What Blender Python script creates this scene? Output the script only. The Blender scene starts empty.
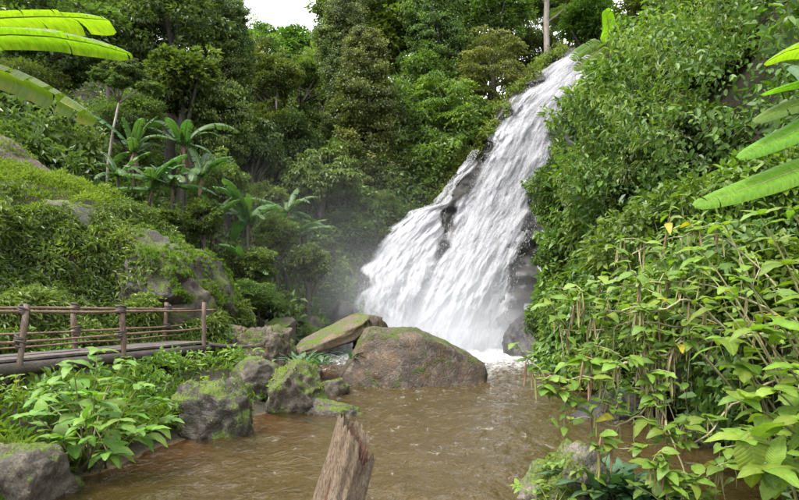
import bpy, math, random
import numpy as np
from mathutils import Vector, Matrix, Quaternion

random.seed(7)
rng = np.random.default_rng(7)
scene = bpy.context.scene
col = scene.collection
rad = math.radians

# ------------------------------------------------------------------ camera
CZ = 1.9          # eye height above the pool
FPX = 600.0       # focal length in photo pixels (photo 799 x 500)
HX, HY = 399.5, 310.0   # horizon point in the photo
cam_d = bpy.data.cameras.new('camera')
cam_d.sensor_width = 36.0
cam_d.lens = 36.0 * FPX / 799.0
cam_d.shift_y = (HY - 250.0) / 799.0
cam_d.clip_start = 0.05
cam_d.clip_end = 600.0
cam = bpy.data.objects.new('camera', cam_d)
cam.location = (0, 0, CZ)
cam.rotation_euler = (rad(90), 0, 0)
col.objects.link(cam)
scene.camera = cam

# ------------------------------------------------------------------ world, sun, exposure
SUN_EL, SUN_AZ = 58.0, 235.0    # azimuth clockwise from +Y : behind the camera, to the left
w = bpy.data.worlds.new('World')
scene.world = w
w.use_nodes = True
wn = w.node_tree
wn.nodes.clear()
wo = wn.nodes.new('ShaderNodeOutputWorld')
bg = wn.nodes.new('ShaderNodeBackground')
sky = wn.nodes.new('ShaderNodeTexSky')
sky.sky_type = 'NISHITA'
sky.sun_disc = False
sky.sun_elevation = rad(SUN_EL)
sky.sun_rotation = rad(SUN_AZ)
sky.dust_density = 5.0
sky.air_density = 1.0
sky.altitude = 900
hs = wn.nodes.new('ShaderNodeHueSaturation')
hs.inputs['Saturation'].default_value = 0.22
wn.links.new(sky.outputs[0], hs.inputs['Color'])
# bright even cloud cover over the sky
tcw = wn.nodes.new('ShaderNodeTexCoord')
cn = wn.nodes.new('ShaderNodeTexNoise')
cn.inputs['Scale'].default_value = 2.2
cn.inputs['Detail'].default_value = 6
wn.links.new(tcw.outputs['Generated'], cn.inputs['Vector'])
cr_ = wn.nodes.new('ShaderNodeValToRGB')
cr_.color_ramp.elements[0].position, cr_.color_ramp.elements[0].color = 0.3, (5.0, 5.1, 5.3, 1)
cr_.color_ramp.elements[1].position, cr_.color_ramp.elements[1].color = 0.7, (6.6, 6.6, 6.6, 1)
wn.links.new(cn.outputs['Fac'], cr_.inputs['Fac'])
cm = wn.nodes.new('ShaderNodeMix')
cm.data_type = 'RGBA'
cm.inputs[0].default_value = 0.8
wn.links.new(hs.outputs[0], cm.inputs[6])
wn.links.new(cr_.outputs[0], cm.inputs[7])
wn.links.new(cm.outputs[2], bg.inputs['Color'])
bg.inputs['Strength'].default_value = 0.15
wn.links.new(bg.outputs[0], wo.inputs['Surface'])

sd = bpy.data.lights.new('sun', 'SUN')
sd.energy = 1.5
sd.angle = rad(14)
sd.color = (1.0, 0.95, 0.86)
sun = bpy.data.objects.new('sun', sd)
a, e = rad(SUN_AZ), rad(SUN_EL)
sdir = Vector((math.sin(a) * math.cos(e), math.cos(a) * math.cos(e), math.sin(e)))
sun.rotation_euler = sdir.to_track_quat('Z', 'Y').to_euler()
sun.location = sdir * 60
col.objects.link(sun)

vs = scene.view_settings
vs.view_transform = 'Standard'
vs.look = 'None'
vs.gamma = 1.0
vs.use_curve_mapping = False
vs.exposure = 2.05
cy = scene.cycles
cy.use_denoising = True
cy.max_bounces = 8
cy.diffuse_bounces = 6
cy.glossy_bounces = 3
cy.transmission_bounces = 4
cy.transparent_max_bounces = 16
cy.volume_bounces = 1
cy.caustics_reflective = False
cy.caustics_refractive = False

# ------------------------------------------------------------------ helpers
def P(px, py, d):
    """photo pixel at distance d in front of the camera (distance chosen from what the thing touches)"""
    return Vector(((px - HX) / FPX * d, d, CZ + (HY - py) / FPX * d))

def sstep(a, b, x):
    t = np.clip((np.asarray(x, float) - a) / (b - a), 0, 1)
    return t * t * (3 - 2 * t)

def _hash(ix, iy, iz):
    h = (ix.astype(np.int64) * 374761393 + iy.astype(np.int64) * 668265263 + iz.astype(np.int64) * 2147483647) & 0xffffffff
    h = ((h ^ (h >> 13)) * 1274126177) & 0xffffffff
    h = ((h ^ (h >> 16)) * 2246822519) & 0xffffffff
    return ((h ^ (h >> 15)) & 0xffff) / 65535.0

def vnoise(p):
    p = np.asarray(p, float)
    i = np.floor(p).astype(np.int64)
    f = p - i
    f = f * f * f * (f * (f * 6 - 15) + 10)
    r = 0
    for dx in (0, 1):
        wx = f[:, 0] if dx else 1 - f[:, 0]
        for dy in (0, 1):
            wy = f[:, 1] if dy else 1 - f[:, 1]
            for dz in (0, 1):
                wz = f[:, 2] if dz else 1 - f[:, 2]
                r = r + wx * wy * wz * _hash(i[:, 0] + dx, i[:, 1] + dy, i[:, 2] + dz)
    return r * 2 - 1

def fbm(p, octaves=4, lac=2.03, gain=0.5):
    p = np.asarray(p, float)
    a, s = 1.0, 0.0
    for k in range(octaves):
        s = s + a * vnoise(p + 17.3 * k)
        p = p * lac
        a *= gain
    return s

def unit(v):
    return v / np.maximum(np.linalg.norm(v, axis=-1, keepdims=True), 1e-9)

def np_mesh(name, v, faces, smooth=False, attrs=None, uv=None):
    """faces: (n,k) int array, all with k corners"""
    me = bpy.data.meshes.new(name)
    v = np.asarray(v, np.float32)
    f = np.asarray(faces, np.int32)
    n, k = f.shape
    me.vertices.add(len(v))
    me.vertices.foreach_set('co', v.ravel())
    me.loops.add(n * k)
    me.loops.foreach_set('vertex_index', f.ravel())
    me.polygons.add(n)
    me.polygons.foreach_set('loop_start', np.arange(0, n * k, k, dtype=np.int32))
    me.polygons.foreach_set('use_smooth', np.full(n, smooth, dtype=bool))
    for an, av in (attrs or {}).items():
        at = me.attributes.new(an, 'FLOAT', 'POINT')
        at.data.foreach_set('value', np.asarray(av, np.float32))
    if uv is not None:
        ul = me.uv_layers.new(name='UVMap')
        ul.data.foreach_set('uv', np.asarray(uv, np.float32)[f.ravel()].ravel())
    me.update(calc_edges=True)
    return me

class MB:
    """collects polygons of any size, then becomes one mesh"""
    def __init__(self):
        self.v, self.f = [], []
    def add(self, v, f):
        o = len(self.v)
        self.v += [tuple(p) for p in v]
        self.f += [tuple(i + o for i in q) for q in f]
        return self
    def tube(self, pts, radii, n=7, cap=True, wob=0.0):
        pts = [Vector(p) for p in pts]
        if not hasattr(radii, '__len__'):
            radii = [radii] * len(pts)
        vs_, fs_ = [], []
        t0 = (pts[1] - pts[0]).normalized()
        nrm = t0.orthogonal().normalized()
        for i, p in enumerate(pts):
            t = (pts[min(i + 1, len(pts) - 1)] - pts[max(i - 1, 0)]).normalized()
            nrm = (nrm - t * nrm.dot(t))
            nrm = nrm.normalized() if nrm.length > 1e-6 else t.orthogonal().normalized()
            b = t.cross(nrm)
            for k in range(n):
                an = 2 * math.pi * k / n
                r = radii[i] * (1 + (random.uniform(-wob, wob) if wob else 0))
                vs_.append(p + nrm * math.cos(an) * r + b * math.sin(an) * r)
        for i in range(len(pts) - 1):
            for k in range(n):
                k2 = (k + 1) % n
                fs_.append((i * n + k, i * n + k2, (i + 1) * n + k2, (i + 1) * n + k))
        if cap:
            fs_.append(tuple(range(n - 1, -1, -1)))
            fs_.append(tuple((len(pts) - 1) * n + k for k in range(n)))
        return self.add(vs_, fs_)
    def box(self, c, ax, ay, az):
        c, ax, ay, az = Vector(c), Vector(ax), Vector(ay), Vector(az)
        v = [c + ax * i + ay * j + az * k for k in (-1, 1) for j in (-1, 1) for i in (-1, 1)]
        return self.add(v, [(0, 2, 3, 1), (4, 5, 7, 6), (0, 1, 5, 4), (2, 6, 7, 3), (0, 4, 6, 2), (1, 3, 7, 5)])
    def mesh(self, name, smooth=True):
        me = bpy.data.meshes.new(name)
        me.from_pydata(self.v, [], self.f)
        if smooth:
            me.polygons.foreach_set('use_smooth', np.ones(len(me.polygons), dtype=bool))
        me.update()
        return me

def obj(name, me, mat=None, parent=None, label=None, cat=None, group=None, kind=None, loc=None):
    if mat is not None and len(me.materials) == 0:
        me.materials.append(mat)
    o = bpy.data.objects.new(name, me)
    col.objects.link(o)
    if parent is not None:
        o.parent = parent
    if loc is not None:
        o.location = loc
    if label: o['label'] = label
    if cat: o['category'] = cat
    if group: o['group'] = group
    if kind: o['kind'] = kind
    return o

def thing(name, label, cat, loc=(0, 0, 0), group=None):
    o = bpy.data.objects.new(name, None)
    o.empty_display_size = 0.2
    col.objects.link(o)
    o.location = loc
    o['label'] = label
    o['category'] = cat
    if group: o['group'] = group
    return o

# ------------------------------------------------------------------ materials
class NT:
    def __init__(self, name):
        self.m = bpy.data.materials.new(name)
        self.m.use_nodes = True
        self.t = self.m.node_tree
        self.t.nodes.clear()
        self.out = self.t.nodes.new('ShaderNodeOutputMaterial')
    def n(self, typ, ins=None, **kw):
        nd = self.t.nodes.new('ShaderNode' + typ)
        for k, v in kw.items():
            setattr(nd, k, v)
        for k, v in (ins or {}).items():
            s = nd.inputs[k]
            if hasattr(v, 'is_output') or isinstance(v, bpy.types.NodeSocket):
                self.t.links.new(v, s)
            else:
                s.default_value = v
        return nd
    def noise(self, scale, detail=5, rough=0.55, vec=None, dist=0.0):
        i = {'Scale': scale, 'Detail': detail, 'Roughness': rough, 'Distortion': dist}
        if vec is not None: i['Vector'] = vec
        return self.n('TexNoise', i).outputs['Fac']
    def ramp(self, fac, stops, interp='LINEAR'):
        r = self.n('ValToRGB', {'Fac': fac})
        r.color_ramp.interpolation = interp
        el = r.color_ramp.elements
        while len(el) < len(stops): el.new(0.5)
        for e_, (p, c) in zip(el, stops):
            e_.position = p
            e_.color = (c, c, c, 1) if not hasattr(c, '__len__') else (*c, 1)
        return r.outputs['Color']
    def math(self, op, a, b=None, clamp=False):
        nd = self.n('Math', None, operation=op, use_clamp=clamp)
        for i, v in enumerate((a, b)):
            if v is None: continue
            if isinstance(v, bpy.types.NodeSocket): self.t.links.new(v, nd.inputs[i])
            else: nd.inputs[i].default_value = v
        return nd.outputs[0]
    def mix(self, fac, a, b, blend='MIX'):
        nd = self.n('Mix', None, data_type='RGBA', blend_type=blend)
        for key, v in ((0, fac), (6, a), (7, b)):
            s = nd.inputs[key]
            if isinstance(v, bpy.types.NodeSocket): self.t.links.new(v, s)
            elif key == 0: s.default_value = v
            else: s.default_value = (*v, 1)
        return nd.outputs[2]
    def done(self, shader):
        self.t.links.new(shader, self.out.inputs['Surface'])
        return self.m

def leaf_mat(name, dark, mid, light, trans=0.35, rough=0.42, spec=0.45, hue=0.02, val=0.25, veins=False, ribs=False):
    t = NT(name)
    at = t.n('Attribute', None, attribute_name='var').outputs['Fac']
    inf = t.n('ObjectInfo').outputs['Random']
    c = t.ramp(at, [(0.0, dark), (0.5, mid), (1.0, light)])
    hv = t.n('HueSaturation', {'Color': c,
             'Hue': t.math('ADD', t.math('MULTIPLY', t.math('SUBTRACT', inf, 0.5), hue * 2), 0.5),
             'Value': t.math('ADD', t.math('MULTIPLY', t.math('FRACT', t.math('MULTIPLY', inf, 7.31)), val * 2), 1 - val)})
    cc = hv.outputs[0]
    ins = {'Base Color': cc, 'Roughness': rough, 'Specular IOR Level': spec}
    if veins:
        tc = t.n('TexCoord').outputs['Object']
        sx = t.n('SeparateXYZ', {'Vector': tc})
        ph = t.math('ADD', t.math('MULTIPLY', t.math('ABSOLUTE', sx.outputs['X']), -22.0), t.math('MULTIPLY', sx.outputs['Y'], 42.0))
        vv = t.math('POWER', t.math('ABSOLUTE', t.math('SINE', ph)), 6.0)
        mid_ = t.math('LESS_THAN', t.math('ABSOLUTE', sx.outputs['X']), 0.012)
        vein = t.math('MAXIMUM', t.math('MULTIPLY', vv, 0.16), t.math('MULTIPLY', mid_, 0.5))
        blo = t.ramp(t.noise(5.0, 4, 0.6, tc), [(0.3, 0.72), (0.7, 1.12)])
        cc = t.mix(1.0, cc, blo, 'MULTIPLY')
        wpos = t.n('VectorMath', {0: tc, 1: t.n('CombineXYZ', {'X': t.math('MULTIPLY', inf, 40.0), 'Y': t.math('MULTIPLY', inf, 23.0)}).outputs[0]}, operation='ADD').outputs[0]
        spot = t.ramp(t.noise(4.5, 4, 0.6, wpos), [(0.62, 0.0), (0.70, 0.75)])
        cc = t.mix(spot, cc, (0.16, 0.13, 0.03))
        lt = t.mix(0.5, cc, (light[0] * 1.3, light[1] * 1.2, light[2] * 1.6))
        cc = t.mix(vein, cc, lt)
        ins['Base Color'] = cc
        bp = t.n('Bump', {'Strength': 0.25, 'Distance': 0.008, 'Height': t.math('SUBTRACT', 1.0, vv)})
        ins['Normal'] = bp.outputs[0]
    if ribs:     # cross ribs running from the midrib to the edge, and browned tips
        uvx = t.n('SeparateXYZ', {'Vector': t.n('UVMap').outputs[0]})
        wv = t.noise(1.0, 3, 0.6, t.n('Mapping', {'Vector': t.n('UVMap').outputs[0], 'Scale': (160, 2.0, 1)}).outputs[0])
        cc = t.mix(1.0, cc, t.ramp(wv, [(0.3, 0.62), (0.7, 1.18)]), 'MULTIPLY')
        br_ = t.ramp(t.math('ADD', uvx.outputs['Y'], t.math('MULTIPLY', t.noise(1.0, 4, 0.6, t.n('Mapping', {'Vector': t.n('UVMap').outputs[0], 'Scale': (30, 3, 1)}).outputs[0]), 0.35)), [(1.10, 0.0), (1.2, 0.75)])
        cc = t.mix(br_, cc, (0.22, 0.14, 0.035))
        ins['Base Color'] = cc
        ins['Normal'] = t.n('Bump', {'Strength': 0.5, 'Distance': 0.01, 'Height': wv}).outputs[0]
    p = t.n('BsdfPrincipled', ins).outputs[0]
    tr = t.n('BsdfTranslucent', {'Color': t.mix(1.0, cc, (1.35, 1.5, 0.5), 'MULTIPLY')}).outputs[0]
    return t.done(t.n('MixShader', {0: trans, 1: p, 2: tr}).outputs[0])

def rock_mat(name, c1, c2, c3, moss=0.5, mossc=((0.03, 0.05, 0.008), (0.11, 0.15, 0.015)), rough=0.75, scale=1.0, bump=0.6, orange=0.0, side=0.2):
    t = NT(name)
    g = t.n('NewGeometry')
    pos = g.outputs['Position']
    n1 = t.noise(1.3 * scale, 6, 0.6, pos, 0.4)
    n2 = t.noise(7 * scale, 8, 0.65, pos)
    n3 = t.noise(38 * scale, 5, 0.6, pos)
    vor = t.n('TexVoronoi', {'Vector': pos, 'Scale': 3.1 * scale}, feature='DISTANCE_TO_EDGE').outputs['Distance']
    base = t.mix(t.ramp(n1, [(0.32, 0.0), (0.66, 1.0)]), c1, c2)
    base = t.mix(t.ramp(n2, [(0.5, 0.0), (0.72, 0.75)]), base, c3)
    base = t.mix(t.ramp(n3, [(0.42, 0.55), (0.6, 0.0)]), base, (c1[0] * 0.35, c1[1] * 0.35, c1[2] * 0.35))
    if orange:
        base = t.mix(t.ramp(t.noise(2.3 * scale, 5, 0.6, pos), [(0.5, 0.0), (0.68, orange)]), base, (0.2, 0.1, 0.03))
    nz = t.n('SeparateXYZ', {'Vector': g.outputs['Normal']}).outputs['Z']
    mn = t.noise(2.2 * scale, 7, 0.68, pos, 0.3)
    mf = t.math('ADD', t.math('ADD', t.math('MULTIPLY', nz, side), t.math('MULTIPLY', mn, 1.6)), moss - 1.32)
    mf = t.ramp(mf, [(0.0, 0.0), (0.16, 1.0)])
    mc = t.mix(t.ramp(n3, [(0.35, 0.0), (0.65, 1.0)]), mossc[0], mossc[1])
    cc = t.mix(mf, base, mc)
    hsum = t.math('ADD', t.math('MULTIPLY', n2, 0.6), t.math('MULTIPLY', n3, 0.25))
    hsum = t.math('ADD', hsum, t.math('MULTIPLY', mf, t.math('ADD', 0.15, t.math('MULTIPLY', n3, 0.5))))
    hsum = t.math('ADD', hsum, t.math('MULTIPLY', t.math('MINIMUM', vor, 0.05), 2.0))
    bp = t.n('Bump', {'Strength': bump, 'Distance': 0.09 / scale, 'Height': hsum})
    rg = t.math('ADD', t.math('MULTIPLY', n2, 0.3), rough - 0.15)
    rg = t.math('MAXIMUM', rg, t.math('MULTIPLY', mf, 0.9))
    return t.done(t.n('BsdfPrincipled', {'Base Color': cc, 'Roughness': rg, 'Normal': bp.outputs[0], 'Specular IOR Level': 0.4}).outputs[0])

def wood_mat(name, c1, c2, c3, scale=1.0, axis='Z', rough=0.75, bump=0.5, moss=0.0):
    t = NT(name)
    tc = t.n('TexCoord').outputs['Object']
    s = {'X': (0.12, 1, 1), 'Y': (1, 0.12, 1), 'Z': (1, 1, 0.12)}[axis]
    mp = t.n('Mapping', {'Vector': tc, 'Scale': tuple(k * scale for k in s)}).outputs[0]
    n1 = t.noise(14, 7, 0.65, mp, 0.6)
    n2 = t.noise(3, 4, 0.5, tc)
    n3 = t.noise(60, 4, 0.6, mp)
    c = t.mix(t.ramp(n1, [(0.35, 0.0), (0.65, 1.0)]), c1, c2)
    c = t.mix(t.ramp(n2, [(0.45, 0.0), (0.7, 0.8)]), c, c3)
    c = t.mix(t.ramp(n3, [(0.38, 0.7), (0.55, 0.0)]), c, (c1[0] * 0.3, c1[1] * 0.3, c1[2] * 0.3))
    if moss:
        c = t.mix(t.ramp(t.noise(4, 6, 0.65, tc), [(0.55, 0.0), (0.65, moss)]), c, (0.06, 0.09, 0.015))
    bp = t.n('Bump', {'Strength': bump, 'Distance': 0.02, 'Height': t.math('ADD', n1, t.math('MULTIPLY', n3, 0.5))})
    return t.done(t.n('BsdfPrincipled', {'Base Color': c, 'Roughness': rough, 'Normal': bp.outputs[0]}).outputs[0])

M = {}
M['leaf_dark'] = leaf_mat('leaf_dark', (0.036, 0.06, 0.017), (0.072, 0.112, 0.029), (0.145, 0.2, 0.052), 0.38)
M['leaf_mid'] = leaf_mat('leaf_mid', (0.044, 0.07, 0.015), (0.098, 0.15, 0.029), (0.19, 0.255, 0.057), 0.40)
M['leaf_bright'] = leaf_mat('leaf_bright', (0.04, 0.08, 0.014), (0.105, 0.185, 0.026), (0.21, 0.3, 0.05), 0.36)
M['leaf_olive'] = leaf_mat('leaf_olive', (0.05, 0.066, 0.018), (0.115, 0.14, 0.034), (0.23, 0.25, 0.07), 0.32)
M['leaf_pale'] = leaf_mat('leaf_pale', (0.045, 0.068, 0.022), (0.09, 0.13, 0.04), (0.2, 0.24, 0.085), 0.3)
M['leaf_russet'] = leaf_mat('leaf_russet', (0.055, 0.05, 0.022), (0.11, 0.085, 0.04), (0.18, 0.145, 0.07), 0.25)
M['leaf_vine'] = leaf_mat('leaf_vine', (0.036, 0.07, 0.013), (0.09, 0.16, 0.027), (0.2, 0.285, 0.058), 0.33, rough=0.45, spec=0.32)
M['leaf_shrub'] = leaf_mat('leaf_shrub', (0.07, 0.15, 0.022), (0.135, 0.255, 0.038), (0.22, 0.36, 0.065), 0.36, rough=0.45, spec=0.35, val=0.22, veins=True)
M['leaf_lime'] = leaf_mat('leaf_lime', (0.085, 0.15, 0.02), (0.155, 0.25, 0.032), (0.25, 0.36, 0.055), 0.4, rough=0.42, spec=0.4, val=0.22, veins=True)
M['leaf_yellow'] = leaf_mat('leaf_yellow', (0.25, 0.24, 0.02), (0.38, 0.34, 0.03), (0.45, 0.42, 0.05), 0.4, rough=0.5, val=0.1, veins=True)
M['leaf_fern'] = leaf_mat('leaf_fern', (0.035, 0.075, 0.032), (0.06, 0.13, 0.055), (0.10, 0.19, 0.09), 0.3, val=0.15)
M['grass'] = leaf_mat('grass', (0.045, 0.09, 0.012), (0.11, 0.18, 0.02), (0.22, 0.29, 0.035), 0.38, rough=0.5, spec=0.3)
M['moss_grass'] = leaf_mat('moss_grass', (0.055, 0.095, 0.013), (0.128, 0.19, 0.024), (0.25, 0.32, 0.05), 0.38, rough=0.6, spec=0.2)
M['herb'] = leaf_mat('herb', (0.04, 0.08, 0.016), (0.1, 0.175, 0.028), (0.21, 0.29, 0.05), 0.33)
M['bank_fern'] = leaf_mat('bank_fern', (0.04, 0.07, 0.016), (0.095, 0.15, 0.03), (0.2, 0.26, 0.06), 0.33)
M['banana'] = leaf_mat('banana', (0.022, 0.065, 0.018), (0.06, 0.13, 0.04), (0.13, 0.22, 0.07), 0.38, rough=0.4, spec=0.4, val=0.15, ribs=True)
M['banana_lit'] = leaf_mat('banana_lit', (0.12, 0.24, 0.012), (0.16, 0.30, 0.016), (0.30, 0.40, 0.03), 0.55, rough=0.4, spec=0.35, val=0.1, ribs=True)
M['banana_torn'] = leaf_mat('banana_torn', (0.06, 0.12, 0.012), (0.10, 0.18, 0.018), (0.24, 0.22, 0.03), 0.5, rough=0.4, spec=0.35, val=0.1, ribs=True)
M['banana_dry'] = leaf_mat('banana_dry', (0.08, 0.055, 0.03), (0.15, 0.10, 0.055), (0.22, 0.15, 0.08), 0.25, rough=0.7)
M['pod'] = leaf_mat('pod', (0.16, 0.15, 0.05), (0.26, 0.25, 0.09), (0.38, 0.36, 0.15), 0.2, rough=0.6)
M['pod_dry'] = leaf_mat('pod_dry', (0.13, 0.075, 0.04), (0.22, 0.14, 0.08), (0.33, 0.24, 0.15), 0.15, rough=0.7)
M['bark'] = wood_mat('bark', (0.030, 0.025, 0.018), (0.075, 0.063, 0.047), (0.055, 0.055, 0.035), 1.0)
M['bark_pale'] = wood_mat('bark_pale', (0.16, 0.135, 0.11), (0.30, 0.27, 0.23), (0.12, 0.11, 0.08), 1.0)
M['stem'] = wood_mat('stem', (0.16, 0.16, 0.06), (0.26, 0.27, 0.10), (0.18, 0.13, 0.07), 3.0, bump=0.2)
M['stem_pale'] = wood_mat('stem_pale', (0.26, 0.23, 0.13), (0.40, 0.36, 0.22), (0.25, 0.24, 0.10), 3.0, bump=0.2)
M['pseudostem'] = wood_mat('pseudostem', (0.03, 0.026, 0.018), (0.065, 0.058, 0.034), (0.06, 0.042, 0.026), 1.5)
M['rail'] = wood_mat('rail', (0.11, 0.06, 0.038), (0.22, 0.135, 0.085), (0.29, 0.21, 0.15), 2.0, 'Y')
M['post'] = wood_mat('post', (0.075, 0.045, 0.032), (0.155, 0.10, 0.07), (0.16, 0.12, 0.09), 2.0, moss=0.35)
M['lash'] = wood_mat('lash', (0.04, 0.032, 0.028), (0.085, 0.07, 0.06), (0.12, 0.09, 0.07), 6.0)
M['deck'] = wood_mat('deck', (0.075, 0.06, 0.055), (0.16, 0.135, 0.125), (0.24, 0.21, 0.20), 2.0, 'Y', rough=0.45)
M['beam'] = wood_mat('beam', (0.035, 0.026, 0.022), (0.075, 0.06, 0.05), (0.1, 0.085, 0.06), 2.0, 'Y', moss=0.5)
M['log'] = wood_mat('log', (0.10, 0.066, 0.04), (0.25, 0.185, 0.12), (0.34, 0.285, 0.21), 4.5, rough=0.85, bump=0.8)
M['log_core'] = wood_mat('log_core', (0.10, 0.045, 0.028), (0.26, 0.12, 0.075), (0.33, 0.19, 0.11), 4.0, rough=0.85, bump=1.0)

GREY1, GREY2, GREY3 = (0.045, 0.037, 0.028), (0.10, 0.083, 0.062), (0.19, 0.165, 0.13)
M['rock'] = rock_mat('rock', GREY1, GREY2, GREY3, moss=0.45)
M['rock_brown'] = rock_mat('rock_brown', (0.055, 0.042, 0.032), (0.135, 0.105, 0.08), (0.26, 0.225, 0.18), moss=0.40, orange=0.3, bump=0.9)
M['rock_mossy'] = rock_mat('rock_mossy', GREY1, GREY2, GREY3, moss=0.56, side=0.15)
M['rock_slab'] = rock_mat('rock_slab', (0.075, 0.058, 0.038), (0.15, 0.122, 0.085), (0.22, 0.19, 0.145), moss=0.42, orange=0.35)
M['rock_dark'] = rock_mat('rock_dark', (0.022, 0.018, 0.014), (0.052, 0.043, 0.033), (0.11, 0.095, 0.076), moss=0.45, rough=0.5)
M['rock_wet'] = rock_mat('rock_wet', (0.022, 0.020, 0.020), (0.05, 0.045, 0.043), (0.10, 0.092, 0.09), moss=0.22, rough=0.4)
M['rock_pale'] = rock_mat('rock_pale', (0.15, 0.125, 0.105), (0.26, 0.23, 0.20), (0.36, 0.33, 0.30), moss=0.5)

def soil_mat():
    t = NT('soil')
    g = t.n('NewGeometry')
    pos = g.outputs['Position']
    n1 = t.noise(0.8, 6, 0.6, pos)
    n2 = t.noise(9, 6, 0.65, pos)
    c = t.mix(t.ramp(n1, [(0.35, 0.0), (0.65, 1.0)]), (0.030, 0.024, 0.014), (0.042, 0.044, 0.018))
    c = t.mix(t.ramp(n2, [(0.45, 0.0), (0.7, 0.7)]), c, (0.085, 0.062, 0.036))
    # silt and sand on the bed of the pool
    z = t.n('SeparateXYZ', {'Vector': pos}).outputs['Z']
    bed = t.ramp(t.math('ADD', t.math('MULTIPLY', z, 3.0), 0.36), [(0.0, 1.0), (0.25, 1.0), (0.45, 0.0)])
    c = t.mix(bed, c, t.mix(n2, (0.22, 0.13, 0.05), (0.34, 0.21, 0.09)))
    bp = t.n('Bump', {'Strength': 0.8, 'Distance': 0.1, 'Height': t.math('ADD', n2, t.noise(40, 4, 0.6, pos))})
    return t.done(t.n('BsdfPrincipled', {'Base Color': c, 'Roughness': 0.9, 'Normal': bp.outputs[0]}).outputs[0])
M['soil'] = soil_mat()

def water_mat():
    t = NT('pool_water')
    g = t.n('NewGeometry')
    pos = g.outputs['Position']
    foam = t.n('Attribute', None, attribute_name='foam').outputs['Fac']
    mp = t.n('Mapping', {'Vector': pos, 'Scale': (1.0, 0.6, 1.0)}).outputs[0]
    w1 = t.noise(3.2, 5, 0.6, mp, 0.6)
    w2 = t.noise(14, 4, 0.6, mp, 0.5)
    h = t.math('ADD', t.math('ADD', w1, t.math('MULTIPLY', w2, 0.35)), t.math('MULTIPLY', t.noise(6.5, 3, 0.5, mp, 0.8), 0.5))
    bp = t.n('Bump', {'Strength': 0.65, 'Distance': 0.12, 'Height': h}).outputs[0]
    turb = t.mix(t.noise(0.5, 4, 0.6, pos), (0.052, 0.036, 0.011), (0.082, 0.057, 0.017))
    fn = t.noise(5.5, 8, 0.7, mp, 1.0)
    ff = t.ramp(t.math('ADD', t.math('MULTIPLY', foam, 0.75), t.math('SUBTRACT', fn, 0.62)), [(0.0, 0.0), (0.28, 1.0)])
    dif = t.n('BsdfDiffuse', {'Color': t.mix(ff, turb, (0.55, 0.55, 0.55)), 'Normal': bp}).outputs[0]
    dep = t.n('Attribute', None, attribute_name='depth').outputs['Fac']
    opq = t.math('SUBTRACT', 1.0, t.math('POWER', 2.718, t.math('MULTIPLY', dep, -2.4)))
    tra = t.n('BsdfTransparent', {'Color': (0.62, 0.46, 0.26, 1)}).outputs[0]
    body = t.n('MixShader', {0: t.math('MAXIMUM', opq, ff), 1: tra, 2: dif}).outputs[0]
    gl = t.n('BsdfGlossy', {'Color': (1, 1, 1, 1), 'Roughness': 0.06, 'Normal': bp}).outputs[0]
    fr = t.n('Fresnel', {'IOR': 1.33, 'Normal': bp}).outputs[0]
    fr = t.math('MULTIPLY', fr, t.math('SUBTRACT', 1.0, t.math('MULTIPLY', ff, 0.8)))
    return t.done(t.n('MixShader', {0: fr, 1: body, 2: gl}).outputs[0])
M['water'] = water_mat()

def fall_mat(name, thr, soft, su=7.0, sv=1.5, dens=1.0):
    """white water torn into streaks along the flow (UV in metres: across, along)"""
    t = NT(name)
    uv = t.n('UVMap').outputs[0]
    de = t.n('Attribute', None, attribute_name='dens').outputs['Fac']
    mp = t.n('Mapping', {'Vector': uv, 'Scale': (su, sv, 1)}).outputs[0]
    mp2 = t.n('Mapping', {'Vector': uv, 'Scale': (1.1, 0.45, 1)}).outputs[0]
    mp3 = t.n('Mapping', {'Vector': uv, 'Scale': (15, 7, 1)}).outputs[0]
    n1 = t.noise(1.0, 6, 0.62, mp, 0.1)
    n2 = t.noise(1.0, 5, 0.6, mp2, 0.1)
    n3 = t.noise(1.0, 6, 0.75, mp3, 0.1)
    s = t.math('ADD', t.math('ADD', t.math('MULTIPLY', n1, 0.36), t.math('MULTIPLY', n2, 0.50)), t.math('MULTIPLY', n3, 0.24))
    s = t.math('ADD', s, t.math('MULTIPLY', t.math('SUBTRACT', de, 0.5), dens))
    a_ = t.ramp(s, [(thr, 0.0), (thr + soft, 1.0)])
    c = t.mix(t.ramp(n1, [(0.3, 0.0), (0.65, 1.0)]), (0.39, 0.395, 0.43), (0.54, 0.54, 0.562))
    bp = t.n('Bump', {'Strength': 0.45, 'Distance': 0.14, 'Height': t.math('ADD', n1, t.math('MULTIPLY', n3, 0.4))}).outputs[0]
    d = t.n('BsdfDiffuse', {'Color': c, 'Normal': bp}).outputs[0]
    tl = t.n('BsdfTranslucent', {'Color': c}).outputs[0]
    wsh = t.n('MixShader', {0: 0.3, 1: d, 2: tl}).outputs[0]
    tp = t.n('BsdfTransparent').outputs[0]
    return t.done(t.n('MixShader', {0: a_, 1: tp, 2: wsh}).outputs[0])
M['fall_body'] = fall_mat('fall_body', 0.34, 0.42)
M['fall_veil'] = fall_mat('fall_veil', 0.48, 0.60, 6.0, 1.0)
tt = NT('spray_drop')
M['drop'] = tt.done(tt.n('MixShader', {0: 0.35, 1: tt.n('BsdfDiffuse', {'Color': (0.55, 0.56, 0.58, 1)}).outputs[0],
                                       2: tt.n('BsdfTranslucent', {'Color': (0.55, 0.56, 0.58, 1)}).outputs[0]}).outputs[0])

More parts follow.
